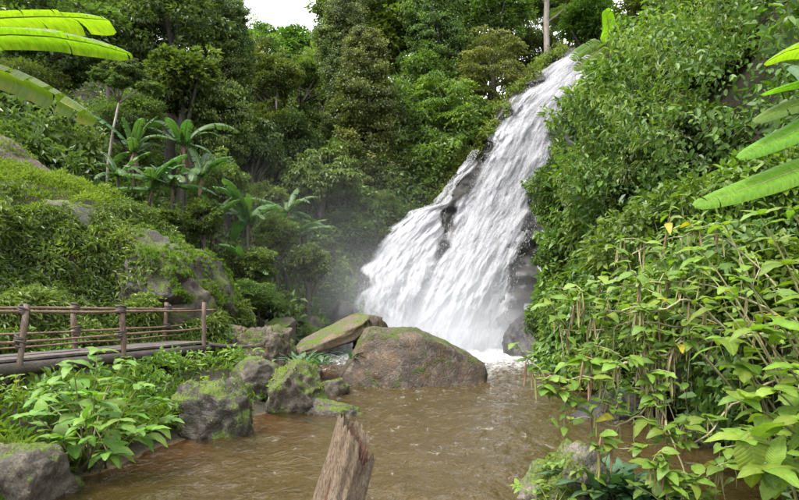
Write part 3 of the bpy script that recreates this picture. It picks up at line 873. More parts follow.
# tall bare trunk by the lip of the fall
b0 = P(547, 78, 41)
o = thing('tall_tree', 'tall straight tree with a bare pale trunk above the waterfall', 'tree', b0)
mb = MB()
mb.tube([(0, 0, -2.5), (0, 0, 1.5), (-.05, 0, 4), (.05, 0, 7), (0, 0, 11)], [.25, .21, .19, .17, .10], 10)
for (z, an, L) in ((3.8, 0.4, 1.6), (5.2, 2.6, 1.4), (6.5, 0.2, 2.0), (8, 3.4, 2.2), (9, 1.2, 2)):
    e_ = Vector((math.cos(an) * L, math.sin(an) * L, z + L * 0.9))
    mb.tube([(0, 0, z), e_ * 0.5 + Vector((0, 0, z * 0.5 - .1)), e_], [.09, .06, .02], 5)
obj('trunk', mb.mesh('trunk'), M['bark_pale'], o)
k = crown_obj('fine', 0, 'leaf_mid', o, loc=(0, 0, 11.2)); k.scale = (4.0, 3.6, 3.2)
k = crown_obj('fine', 1, 'leaf_mid', o, loc=(1.6, 0.3, 6.2)); k.scale = (1.0, 1.0, 0.5)

# slender forked tree with an umbrella crown
b0 = P(106, 178, 22)
b0.z = min(b0.z, float(ground(b0.x, b0.y)))
o = thing('slender_tree', 'slender pale tree forking under a flat umbrella crown', 'tree', b0)
mb = MB()
def rel(px, row, d): return P(px, row, d) - b0
mb.tube([(0, 0, -.3), rel(108, 165, 22), rel(113, 130, 22), rel(119, 103, 22)], [.065, .055, .045, .04], 7)
for e_ in ((107, 84), (118, 76), (127, 82), (138, 92), (150, 86)):
    s = rel(119, 103 - 4 * random.random(), 22)
    q = rel(e_[0], e_[1], 22 + random.uniform(-.6, .6))
    mb.tube([s, s.lerp(q, .5) + Vector((0, 0, .05)), q], [.04, .03, .015], 5)
obj('trunk', mb.mesh('trunk'), M['bark_pale'], o)
for (px, row, s) in ((104, 76, .55), (114, 68, .6), (126, 72, .65), (138, 80, .6), (150, 88, .5), (120, 82, .5), (132, 66, .5)):
    k = crown_obj('palmate', int(px) % 2, 'leaf_mid', o, loc=rel(px, row, 22 + (int(px) % 5 - 2) * .25)); k.scale = (s, s, s * .6); k.rotation_euler = (0, 0, px)

# ------------------------------------------------------------------ ground cover (nobody could count it)
def cover(name, label, mat, xr, yr, n, keep, L, wr, lift, up=0.6, amp=0.5, group=None, freq=0.8, droop=0.2, cat='undergrowth', varoff=0.0, seed=3):
    g = np.random.default_rng(seed)
    x = g.uniform(*xr, n); y = g.uniform(*yr, n)
    k = keep(x, y, g)
    x, y = x[k], y[k]
    z = ground(x, y)
    e_ = 0.25
    nx = -(ground(x + e_, y) - ground(x - e_, y)) / (2 * e_); ny = -(ground(x, y + e_) - ground(x, y - e_)) / (2 * e_)
    nr = unit(np.stack([nx, ny, np.ones(len(x))], 1))
    p = np.stack([x, y, z], 1)
    b = fbm(p * freq + seed, 3)
    e2 = 0.15
    gb = np.stack([fbm((p + np.eye(3)[i] * e2) * freq + seed, 3) - b for i in range(3)], 1) / e2
    nb = unit(nr - gb * amp)
    p = p + nr * (np.maximum(b + 0.45, -.2) * amp + g.uniform(0, lift, len(x)))[:, None]
    ax = unit(nb * up + g.normal(0, 0.6, p.shape) + np.array([0, 0, -droop]))
    nn = unit(nb * 0.7 + np.array([0, 0, 0.6]) + g.normal(0, 0.35, p.shape))
    var = 0.45 + 0.28 * b + g.normal(0, 0.16, len(x)) + varoff
    v, f, at = leaf_cloud(p, ax, nn, L * g.uniform(0.6, 1.3, len(x)), wr, var)
    return obj(name, np_mesh(name, v, f, False, at), M[mat], label=label, cat=cat, kind='stuff')

def dens_keep(fn):
    return lambda x, y, g: g.random(len(x)) < fn(x, y)

cover('undergrowth', 'dark undergrowth covering the forest slope left of the waterfall', 'leaf_dark', (-34, 0.5), (21, 52), 175000,
      dens_keep(lambda x, y: np.where((x > -0.75 * y - 2) & (ground(x, y) > 0.3), np.clip(27.0 / y, 0, 1) ** 2, 0)), 0.30, 0.5, 0.7, amp=0.9)

# creepers over the steep right hillside: sampled on the slope's own surface
def hill_cover():
    g = np.random.default_rng(8)
    n = 300000
    y = g.uniform(7.0, 38, n); z = g.uniform(0.1, 24, n)
    keep = g.random(n) < np.clip((13.0 / y), 0.25, 1)
    y, z = y[keep], z[keep]
    n = len(y)
    def surf(y, z):
        x = np.interp(y, RSH[:, 0], RSH[:, 1]) + np.where(z < 5, z * 0.2, 1.0 + (z - 5) * 0.62)
        p = np.stack([x, y, z], 1)
        b = fbm(p * 0.55 + 2.0, 4)
        return p, b
    p, b = surf(y, z)
    nr = unit(np.stack([-np.ones(n) * 0.85, np.full(n, -0.25), np.where(z < 5, 0.25, 0.62)], 1))
    e_ = 0.12
    gb = np.stack([fbm((p + np.eye(3)[i] * e_) * 0.55 + 2.0, 4) - b for i in range(3)], 1) / e_
    nb = unit(nr - gb * 1.1)
    lay = g.random(n) ** 1.5
    th = 0.35 + 0.65 * sstep(20, 12, y) + 0.95 * sstep(3.0, 6.0, z)
    q = p + nr * ((np.maximum(b, -0.5) * 1.5 + 0.95) * np.minimum(th, 1.25) * (1 - .75 * sstep(8.5, 11.5, z) * sstep(21, 25, y)) - lay * 0.6)[:, None]
    ax = unit(nb * 0.35 + g.normal(0, 0.55, q.shape) + np.array([-0.15, -0.1, -0.5]))
    nn = unit(nb * 0.8 + np.array([0, 0, 0.7]) + g.normal(0, 0.33, q.shape))
    L = 0.15 * g.uniform(0.55, 1.35, n) * np.clip(y / 14, 0.8, 1.7)
    var = 0.50 + 0.22 * b + g.normal(0, 0.19, n) + 0.15 * fbm(p * 0.2, 2) - 0.15 * lay
    sel = fbm(p * np.array([.45, .45, .45]) + 31, 3) + g.normal(0, 0.16, n)
    kinds = np.where(sel > 0.30, 1, np.where(sel < -0.32, 2, 0))
    for kk, (nm, mt, ls, wr, lab) in enumerate((
            ('creeper_cover', 'leaf_vine', 1.0, 0.62, 'small-leaved creepers blanketing most of the steep right hillside'),
            ('shrub_cover', 'leaf_bright', 1.35, 0.55, 'patches of larger bright leaves among the creepers on the right hillside'),
            ('fern_cover', 'leaf_mid', 1.15, 0.30, 'patches of narrow dark leaves among the creepers on the right hillside'))):
        m_ = kinds == kk
        v, f, at = leaf_cloud(q[m_] + (nr[m_] * 0.15 if kk == 1 else 0), ax[m_], nn[m_], L[m_] * ls, wr, var[m_], fine=True)
        obj(nm, np_mesh(nm, v, f, False, at), M[mt], label=lab, cat='creeper', kind='stuff')
hill_cover()

def foot(x, y):   # distance behind the foot of the left mound
    return (x + 8.5) * -0.832 + (y - 9.0) * 0.555
inL = lambda x, y: x < np.interp(y, LSH[:, 0], LSH[:, 1]) - 0.03
near_w = lambda y, s: np.clip(s / np.maximum(y, 1), 0, 1) ** 1.3
def off_bridge(x, y):
    rx, ry = x + 5.5, y - 8.6
    al = rx * .2524 + ry * .9676; ac = -rx * .9676 + ry * .2524
    return ~((al > -4) & (al < 5.0) & (ac > -.12) & (ac < 1.05))
patch = lambda x, y, f_, s_: fbm(np.stack([x * f_, y * f_, x * 0 + s_], 1), 3)
cover('bank_ferns', 'drooping ferns and shrubs covering the face of the left mound', 'bank_fern', (-17, -4.6), (8.0, 17.5), 190000,
      dens_keep(lambda x, y: np.where((foot(x, y) > -0.3) & off_bridge(x, y) & (foot(x, y) < 3.0 + 1.2 * patch(x, y, .8, 2)) & inL(x, y), 1.0, 0)), 0.15, 0.34, 0.25, amp=0.45, droop=0.5, freq=1.3, seed=21)
cover('mound_grass', 'bright short grass and moss on top of the left mound', 'moss_grass', (-18, -4.6), (10, 23), 135000,
      dens_keep(lambda x, y: np.where((foot(x, y) > 2.3 + 1.2 * patch(x, y, .8, 2)) & inL(x, y) & (x < -5) & (ground(x, y) > 2.2), np.clip(1.0 - (y - 18.5) * .18 + patch(x, y, .5, 4) * .6, 0.05, 1), 0)), 0.11, 0.3, 0.12, up=1.0, amp=0.28, droop=0.0, freq=1.6, seed=22, cat='grass', varoff=.1)
cover('slope_ferns', 'dark ferns on the steep slope above the left mound', 'leaf_mid', (-26, -6), (18.6, 28), 70000,
      dens_keep(lambda x, y: np.where((ground(x, y) > 1.5) & (x > -0.8 * y - 3), 0.9, 0)), 0.26, 0.3, 0.3, amp=0.5, droop=0.3, seed=23)
cover('bank_grass', 'fresh green grass and weeds on the bank around the bridge', 'grass', (-9, -2.2), (2.5, 18.5), 130000,
      dens_keep(lambda x, y: np.where(inL(x, y) & off_bridge(x, y) & (foot(x, y) < 0.4), np.clip(0.55 + patch(x, y, 1.1, 7) * .9, 0.12, 1) * near_w(y, 9), 0)), 0.15, 0.2, 0.10, up=1.1, amp=0.18, droop=0.05, freq=1.6, seed=24, cat='grass')
cover('bank_herbs', 'small leafy herbs along the left water edge', 'herb', (-9, -2.2), (5.0, 18.5), 60000,
      dens_keep(lambda x, y: np.where(inL(x, y) & off_bridge(x, y) & (foot(x, y) < 0.4), np.clip(0.15 + patch(x, y, .9, 17) * 1.1, 0.0, 1), 0)), 0.11, 0.5, 0.22, up=0.5, amp=0.25, droop=0.1, freq=1.6, seed=25)
cover('near_herbs', 'leafy weeds on the low bank at the right edge of the pool', 'herb', (2.6, 8), (1.0, 8.0), 40000,
      dens_keep(lambda x, y: np.where(x > np.interp(y, RSH[:, 0], RSH[:, 1]) + .05, 0.8, 0)), 0.10, 0.5, 0.35, amp=0.3, freq=1.4, seed=26)

# undergrowth on the rock wall left of the fall
_fr = np.linspace(50, 354, 40)
_fd = fall_depth(_fr, _fr)
_fz = CZ + (HY - _fr) / FPX * _fd
_fx = (left_edge(_fr) - HX) / FPX * _fd
def left_of_fall(x, y):
    z = ground(x, y)
    return x < np.interp(z, _fz[::-1], _fx[::-1]) - 0.5
cover('undergrowth', 'leafy undergrowth hanging over the rock wall on the left edge of the waterfall', 'leaf_mid', (-4, 8), (28, 46), 122000,
      dens_keep(lambda x, y: np.where(left_of_fall(x, y) & (ground(x, y) > .8), 0.9, 0)), 0.26, 0.5, 0.8, amp=1.0, seed=31, varoff=-.05)

# small plants clinging to the rim of the cliff
gr_ = np.random.default_rng(44)
rim = rp[(cs.ravel() < 0.085) & (cr.ravel() < 235)]
pr = rim[gr_.integers(0, len(rim), 16000)] + gr_.normal(0, .22, (16000, 3)) * np.array([1.0, .6, .8]) + np.array([-.12, -.15, 0])
pr = pr[fbm(pr * .9 + 6, 3) > -.22]
v, f, at = leaf_cloud(pr, gr_.normal(0, .6, pr.shape) + np.array([-.2, -.4, .1]), gr_.normal(0, .35, pr.shape) + np.array([0, -.3, .9]), .22 * gr_.uniform(.5, 1.3, len(pr)), .5, .5 + .25 * fbm(pr * .8, 2) + gr_.normal(0, .15, len(pr)))
obj('rim_plants', np_mesh('rim_plants', v, f, False, at), M['leaf_mid'], label='small leafy plants clinging to the left rim of the waterfall cliff', cat='undergrowth', kind='stuff')

# ------------------------------------------------------------------ rocks
import bmesh
_ICO = {}
def ico(sub):
    if sub not in _ICO:
        bm = bmesh.new()
        bmesh.ops.create_icosphere(bm, subdivisions=sub, radius=1.0)
        v = np.array([q.co[:] for q in bm.verts])
        f = np.array([[q.index for q in t.verts] for t in bm.faces])
        bm.free()
        _ICO[sub] = (v, f)
    return _ICO[sub]

def rock_shape(size, seed, planes=(), sub=4, lump=0.2, block=0.75, rough=0.05, ncut=7, cutlo=.62):
    v, f = ico(sub)
    p = np.sign(v) * np.abs(v) ** block
    p = p * (1 + lump * fbm(v * 1.2 + seed * 7.7, 3))[:, None]
    g = np.random.default_rng(seed)
    cuts = [(unit(g.normal(0, 1, 3)), g.uniform(cutlo, 1.0)) for _ in range(ncut)]
    cuts += [(unit(np.array(n_, float)), d_) for n_, d_ in planes]
    for n_, d_ in cuts:
        h = p @ n_ - d_
        p = p - np.where(h > 0, h * 0.93, 0)[:, None] * n_
    p = p * np.array(size)
    s = float(min(size))
    nrm = unit(p / np.array(size) ** 2)
    q = p / s
    ridge = np.abs(fbm(q * 1.9 + seed, 4))
    p = p + nrm * (s * (rough * 1.6 * (0.35 - ridge) + rough * 0.7 * fbm(q * 6 + seed, 3)))[:, None]
    return p, f

def rock(name, label, c, size, mat, seed, rot=(0, 0, 0), planes=(), sub=4, group=None, **kw):
    p, f = rock_shape(size, seed, planes, sub, **kw)
    R = np.array(Matrix.Rotation(rot[2], 3, 'Z') @ Matrix.Rotation(rot[1], 3, 'Y') @ Matrix.Rotation(rot[0], 3, 'X'))
    p = p @ R.T
    o = obj(name, np_mesh(name, p, f, True), M[mat], label=label, cat='rock', group=group, loc=c)
    return o, p + np.array(c)

def tufts(parent, pts, name, mat, n, L, wr, seed, cond, up=1.0, lift=0.02, droop=0.1, var=0.5):
    """small plants growing on a rock's upper faces"""
    g = np.random.default_rng(seed)
    p = pts[g.integers(0, len(pts), n)] + g.normal(0, L * 0.35, (n, 3)) * np.array([1, 1, 0.3])
    k = cond(p)
    p = p[k]
    if len(p) < 3: return
    ax = unit(np.array([0, 0, up]) + g.normal(0, 0.55, p.shape) - np.array([0, 0, droop]))
    nn = unit(np.array([0, 0, 0.7]) + g.normal(0, 0.5, p.shape))
    v, f, at = leaf_cloud(p + np.array([0, 0, lift - .03]), ax, nn, L * g.uniform(.5, 1.3, len(p)), wr, var + .2 * fbm(p * 2.5, 2) + g.normal(0, .15, len(p)))
    v = v - np.array(parent.location)
    obj(name, np_mesh(name, v, f, False, at), M[mat], parent, kind='stuff')

def rpx(x0, x1, top, bot, d, thick, sink=0.3):
    """centre and half sizes of a rock from its outline in the photo, standing at distance d"""
    a_, b_ = P(x0, bot, d), P(x1, top, d)
    zt, zb = b_.z, a_.z - sink
    return ((a_.x + b_.x) / 2, d + thick * 0.35, (zt + zb) / 2), ((b_.x - a_.x) / 2 * 1.08, thick, (zt - zb) / 2 * 1.08)

# big boulder in the middle of the pool
o, pts = rock('boulder', 'largest grey brown boulder standing in the pool in front of the waterfall', (0.28, 15.6, 0.52), (2.08, 1.4, 1.13), 'rock_brown', 41,
     planes=[((-.42, -.9, .12), .62), ((.55, -.8, .2), .50), ((.62, -.05, .72), .60), ((0, 0.05, 1), .80), ((-.9, -.1, .3), .72), ((.2, -.5, .85), .74)], sub=5, lump=.14, ncut=3, cutlo=.85, rough=.04, block=.7)
tufts(o, pts, 'moss', 'moss_grass', 5000, .035, .6, 4, lambda p: (p[:, 2] > .55) & (fbm(p * np.array([2.2, 1.2, 1.0]) + 5, 3) > .28) & (p[:, 0] > .6))
tufts(o, pts, 'moss', 'moss_grass', 2500, .03, .6, 5, lambda p: (p[:, 2] > .9) & (fbm(p * 2.6 + 1, 3) > .42))
# leaning slab and the rocks around it
o, pts = rock('slab_rock', 'long tilted tan slab leaning on the rocks behind the largest boulder', (-1.95, 17.2, 1.12), (1.22, .95, .26), 'rock_slab', 43, rot=(rad(10), rad(-23), rad(8)), sub=5, lump=.15, ncut=5, block=.6)
tufts(o, pts, 'moss', 'moss_grass', 4000, .035, .6, 6, lambda p: (p[:, 2] > 1.2) & (fbm(p * 1.9 + 2, 3) > .15))
ROCKS = [
 ('boulder', 'square grey rock wedged between the slab and the largest boulder', 352, 388, 318, 345, 17.6, .6, 'rock_brown', 51, .3, 0),
 ('boulder', 'dark rock holding up the low end of the tilted slab', 262, 296, 338, 372, 16.0, .5, 'rock_dark', 52, .3, 0),
 ('boulder', 'mossy brown boulder behind the grass where the slab touches the bank', 238, 290, 328, 366, 14.9, .65, 'rock_brown', 53, .4, 500),
 ('boulder', 'wedge-shaped grey rock with a bright mossy side at the water edge', 268, 324, 364, 414, 11.2, .55, 'rock_mossy', 54, .35, 2500),
 ('boulder', 'dark rock behind the mossy wedge-shaped rock', 222, 280, 362, 404, 11.9, .5, 'rock', 55, .4, 0),
 ('boulder', 'dark grassy boulder overhanging the water below the bridge', 168, 258, 386, 448, 9.2, .6, 'rock_dark', 56, .2, 2500),
 ('flat_rock', 'flat wet rock barely above the water beside the mossy wedge', 306, 366, 402, 420, 11.1, .35, 'rock', 57, .2, 0),
 ('flat_rock', 'low grey stone in the shallows behind the mossy wedge', 308, 346, 380, 395, 13.6, .5, 'rock', 58, .2, 0),
 ('flat_rock', 'small stone in the shallows under the tilted slab', 300, 322, 368, 378, 16.0, .4, 'rock', 59, .2, 0),
 ('boulder', 'pale flat boulder at the far end of the bridge', 200, 246, 324, 342, 15.5, .7, 'rock_slab', 60, .3, 0),
 ('boulder', 'upright mossy stone behind the far end of the bridge', 226, 252, 304, 328, 17.5, .5, 'rock_brown', 61, .6, 300),
 ('boulder', 'pointed grey rock rising out of the mist in the ravine', 262, 290, 314, 346, 19.5, .6, 'rock', 62, .5, 0),
 ('boulder', 'low grey rock beside the pointed rock in the ravine', 240, 268, 316, 338, 21, .8, 'rock_dark', 63, .5, 0),
 ('boulder', 'dark wet rock at the left foot of the waterfall', 318, 356, 306, 342, 25.5, 1.3, 'rock_wet', 64, .8, 0),
 ('boulder', 'grey ravine rock between the pointed rock and the cascade', 286, 326, 318, 346, 23, 1.0, 'rock_dark', 65, .6, 0),
 ('boulder', 'bare grey boulder at the water below the big-leaved plant', -40, 66, 452, 540, 5.9, .5, 'rock', 66, .2, 0),
 ('boulder', 'tan block propping up the near end of the bridge', 10, 48, 366, 396, 8.9, .25, 'rock_slab', 67, .2, 0),
 ('boulder', 'tan stone under the far end of the bridge deck', 172, 206, 350, 368, 13.3, .25, 'rock_slab', 68, .25, 0),
 ('boulder', 'wide grey face of rock behind the bridge, under the mossy overhang', 150, 208, 268, 345, 14.7, .7, 'rock', 69, .4, 0),
 ('boulder', 'pale rock under the ferns by the right bank of the pool', 528, 618, 455, 540, 5.9, .4, 'rock_pale', 70, .2, 2200),
 ('boulder', 'dark rock at the water behind the hanging pods', 690, 740, 392, 440, 8.6, .5, 'rock_dark', 71, .3, 0),
 ('flat_rock', 'long wet ledge at the water under the trailing shrub', 575, 690, 392, 410, 10.6, .4, 'rock_wet', 72, .3, 0),
 ('boulder', 'wet dark rock at the right foot of the waterfall', 508, 560, 318, 366, 24.5, 1.2, 'rock_wet', 73, .6, 0),
 ('boulder', 'small rock in the foam beside the right hillside', 546, 590, 350, 378, 18.5, .6, 'rock_dark', 74, .3, 0),
]
for nm, lab, x0, x1, tp, bt, d, th, mt, sd_, sink, ntf in ROCKS:
    c, sz = rpx(x0, x1, tp, bt, d, th, sink)
    o, pts = rock(nm, lab, c, sz, mt, sd_, rot=(0, random.uniform(-.12, .12), random.uniform(-.4, .4)), lump=.18, rough=.10, sub=5 if x1 - x0 > 45 else 4)
    if ntf:
        zc_ = c[2] + sz[2] * .1
        tufts(o, pts, 'moss', 'moss_grass', ntf, .05, .5, sd_, lambda p: (p[:, 2] > zc_) & (fbm(p * 2.2 + sd_, 3) > .05))
# loose stones scattered on the left shore
g = random.Random(77)
for k in range(22):
    y = g.uniform(9.2, 17.5)
    x = np.interp(y, LSH[:, 0], LSH[:, 1]) + g.uniform(-.9, .35)
    s = g.uniform(.10, .26)
    mt = g.choice(['rock', 'rock_dark', 'rock_brown'])
    rock('stone', 'small loose %s stone at the rocky left shore' % {'rock': 'grey', 'rock_dark': 'dark', 'rock_brown': 'brown'}[mt], (x, y, max(0.0, float(ground(x, y))) + s * .15), (s * g.uniform(.9, 1.5), s, s * .6), mt, 200 + k, sub=3, group='loose stones along the left shore', rot=(0, 0, g.uniform(0, 3)))

# the overhanging mossy boulder of the left mound
c = (-6.55, 15.6, 2.35)
o, pts = rock('overhanging_boulder', 'huge dark overhanging boulder with bright moss and grass on top', c, (2.1, 1.9, 1.7), 'rock_dark', 81, rot=(0, rad(26), rad(-12)), sub=5,
     planes=[((0, -.1, 1), .78), ((-.1, -1, .25), .72), ((.9, -.35, -.45), .68)], lump=.2, ncut=5, cutlo=.8, rough=.09)
top_z = lambda p: 4.35 - 0.55 * (p[:, 0] + 7.2)
tufts(o, pts, 'moss', 'moss_grass', 90000, .075, .35, 8, lambda p: (p[:, 2] > top_z(p) - 1.2 + .8 * fbm(p * .9 + 4, 3)) & (fbm(p * 1.1 + 3, 3) > -.38) , lift=.05, var=.6)
tufts(o, pts, 'ferns', 'bank_fern', 26000, .15, .34, 19, lambda p: (p[:, 0] < -6.75 + .5 * fbm(p * 1.5, 2) + .9 * sstep(3.4, 2.6, p[:, 2])) & (p[:, 1] < 16), lift=.1, up=.3, droop=.5)
tufts(o, pts, 'moss', 'moss_grass', 9000, .06, .4, 9, lambda p: (p[:, 0] > -5.9) & (p[:, 0] < -4.9) & (p[:, 1] < 14.8) & (fbm(p * 1.3 + 8, 3) > .08), lift=.03, up=.2, var=.5)
o, pts = rock('boulder', 'smooth grey rock breaking through the grass on the left mound', (-8.2, 15.6, 3.85), (1.4, .9, .7), 'rock_dark', 82, rot=(0, rad(14), 0), sub=4)
o, pts = rock('boulder', 'brown earthy rock high on the left mound', (-12.6, 19.2, 6.6), (1.6, 1.0, .8), 'rock_brown', 83, rot=(0, rad(20), 0), sub=4)
tufts(o, pts, 'moss', 'moss_grass', 6000, .1, .3, 10, lambda p: p[:, 2] > 6.7)

# ------------------------------------------------------------------ wooden footbridge
B0, B1 = Vector((-5.5, 8.6, 0)), Vector((-4.3, 13.2, 0))
bd = (B1 - B0).normalized()
bl = Vector((-bd.y, bd.x, 0))
def bp_(t, s, z): return B0 + (B1 - B0) * t + bl * (s * 0.92) + Vector((0, 0, z))
br = thing('footbridge', 'rustic wooden footbridge with lashed pole railings on the left bank', 'bridge', bp_(.5, .5, .7))
borg = bp_(.5, .5, .7)
def bpart(name, mb, mat): return obj(name, mb.mesh(name), M[mat], br, loc=None), [None]
g = random.Random(3)
def rail(t0, t1, s, z0, z1, r, mat='rail'):
    n = 12
    pts = []
    ph = g.uniform(0, 6)
    for i in range(n + 1):
        f = i / n
        pts.append(bp_(t0 + (t1 - t0) * f, s + .008 * math.sin(ph + f * 7), z0 + (z1 - z0) * f - .012 * math.sin(math.pi * f) + .006 * math.sin(ph + 11 * f)) - borg)
    rr = [r * (1.1 - .25 * i / n) * g.uniform(.92, 1.1) for i in range(n + 1)]
    m = MB(); m.tube(pts, rr, 8)
    return obj('rail', m.mesh('rail'), M[mat], br)
for (t0, t1, s, z0, z1, r) in ((-.75, .5, 0, 1.90, 1.87, .024), (.42, 1.10, 0, 1.88, 1.90, .022), (-.75, .6, 0, 1.44, 1.46, .021), (.42, 1.04, 0, 1.47, 1.50, .020),
                               (-.75, .55, 1, 1.97, 1.93, .023), (.40, 1.22, 1, 1.94, 1.93, .021), (-.75, .6, 1, 1.53, 1.52, .020), (.42, 1.12, 1, 1.52, 1.54, .020),
                               (-.75, .55, 1, 1.32, 1.30, .018), (.4, 1.12, 1, 1.30, 1.33, .018)):
    rail(t0, t1, s, z0, z1, r)
for s in (0, 1):
    for t, zt in ((-.6, 1.98), (0, 1.98), (.475, 1.97), (1.0, 2.07)):
        m = MB()
        lean = g.uniform(-.03, .05)
        off = -.06 if s == 0 else .06
        pts = [bp_(t - .02 + lean * f, s + off / .92, .45 + (zt - .45) * f) - borg + Vector((g.uniform(-.012, .012), 0, 0)) for f in (0, .2, .4, .6, .8, 1)]
        m.tube(pts, [.046 * g.uniform(.85, 1.12) for _ in pts], 9, wob=.05)
        po = obj('post', m.mesh('post'), M['post'], br)
        for zk in (1.46 if s == 0 else 1.53, 1.90 if s == 0 else 1.95):
            if t == 1.0 and s == 0: continue
            f = (zk - .45) / (zt - .45)
            c_ = bp_(t - .02 + lean * f, s + off / .92 * .4, zk) - borg
            m = MB()
            for q in range(6):       # turns of old rope
                tl = Vector((g.uniform(-.5, .5), g.uniform(-.5, .5), 1)).normalized()
                a1 = tl.orthogonal().normalized(); a2 = tl.cross(a1)
                zz = c_ + Vector((0, 0, (q - 2.5) * .02))
                R_ = g.uniform(.060, .080)
                m.tube([zz + (a1 * math.cos(x_) + a2 * math.sin(x_)) * R_ for x_ in [i * 2 * math.pi / 10 for i in range(11)]], .016, 5, False)
            m.tube([c_ + Vector((0, 0, -.055)), c_, c_ + Vector((0, 0, .055))], [.05, .082, .05], 9, wob=.12)
            obj('lashing', m.mesh('lashing'), M['lash'], po)
for s in (-.02, .98):
    m = MB()
    m.tube([bp_(t, s, 1.05) - borg for t in (-.75, -.2, .3, .7, 1.06)], [.10, .105, .10, .095, .09], 10, wob=.03)
    obj('beam', m.mesh('beam'), M['beam'], br)
for k in range(6):
    m = MB()
    s = .06 + k * .17
    for seg in ((-.75, .36), (.37, 1.04)):
        a_, b_ = bp_(seg[0] + g.uniform(-.01, .01), s, 1.185 + g.uniform(-.008, .008)) - borg, bp_(seg[1] + g.uniform(-.012, 0), s, 1.185 + g.uniform(-.008, .008)) - borg
        ax = (b_ - a_) / 2
        m = MB(); m.box((a_ + b_) / 2, ax, bl * .074, Vector((0, 0, .018)))
        obj('deck_board', m.mesh('deck_board', False), M['deck'], br)
m = MB(); m.tube([bp_(.97, -.25, .90) - borg, bp_(1.0, .4, .91) - borg, bp_(1.0, 1.15, .91) - borg], .05, 8)
obj('crossbeam', m.mesh('crossbeam'), M['beam'], br)
m = MB(); m.tube([P(196, 343, 13.3) - borg, P(222, 346, 13.4) - borg, P(256, 347, 13.6) - borg], [.05, .045, .035], 8)
obj('crossbeam', m.mesh('crossbeam'), M['beam'], br)

# ------------------------------------------------------------------ broken log standing in front
lb, lt = Vector((-.60, 3.05, -.12)), Vector((-.196, 3.0, 1.30))
o = thing('broken_log', 'broken weathered tree trunk with a splintered top sticking up before the pool', 'log', lb)
ax = (lt - lb); AL = ax.length; ax = ax / AL
e1 = Vector((0, -1, 0)); e1 = (e1 - ax * e1.dot(ax)).normalized(); e2 = ax.cross(e1)      # e2 points to picture left or right
NA, NZ = 72, 60
an = np.arange(NA) * 2 * math.pi / NA
gr = np.random.default_rng(9)
lx = np.cos(an)[:, None] * np.array(e1) + np.sin(an)[:, None] * np.array(e2)
side_l = -lx[:, 0]            # +1 on the picture's left side
jag = fbm(np.stack([np.cos(an) * 3.5, np.sin(an) * 3.5, an * 0 + 2], 1), 3)
jag2 = gr.random(NA)
topz = AL + 0.055 * side_l - 0.005 + .06 * jag - .045 * (jag2 ** 3) - .10 * np.clip(-side_l - .15, 0, 1)
groove = fbm(np.stack([np.cos(an) * 5, np.sin(an) * 5, an * 0], 1), 3)
V = []
for i in range(NZ + 1):
    f = i / NZ
    h = topz * f
    wv = fbm(np.stack([np.cos(an) * 6 + .3, np.sin(an) * 6, h * 1.2], 1), 4)
    r = (.132 - .016 * f) * (1 + .09 * groove + .09 * wv)
    V.append(np.array(ax)[None] * h[:, None] + lx * r[:, None])
V = np.concatenate(V)
fs = []
for i in range(NZ):
    for k in range(NA):
        k2 = (k + 1) % NA
        fs.append((i * NA + k, i * NA + k2, (i + 1) * NA + k2, (i + 1) * NA + k))
obj('trunk', np_mesh('trunk', V, np.array(fs), True), M['log'], o)
# torn heartwood
m = MB()
g = random.Random(12)
for k in range(110):
    a_ = g.uniform(0, 6.28); rr = .105 * math.sqrt(g.random())
    c_ = e1 * math.cos(a_) * rr + e2 * math.sin(a_) * rr
    sl = -(c_.x) / .11
    h1 = AL + .045 * sl - .05 - .10 * max(0, -sl) + g.uniform(-.10, .045)
    w_ = g.uniform(.006, .016)
    q = MB()
    b0_ = ax * (AL - .42) + c_
    t_ = ax * h1 + c_ + e1 * g.uniform(-.01, .01) + e2 * g.uniform(-.01, .01)
    m.tube([b0_, b0_.lerp(t_, .75), t_], [w_ * 1.4, w_, .002], 4)
obj('splinters', m.mesh('splinters', False), M['log_core'], o)

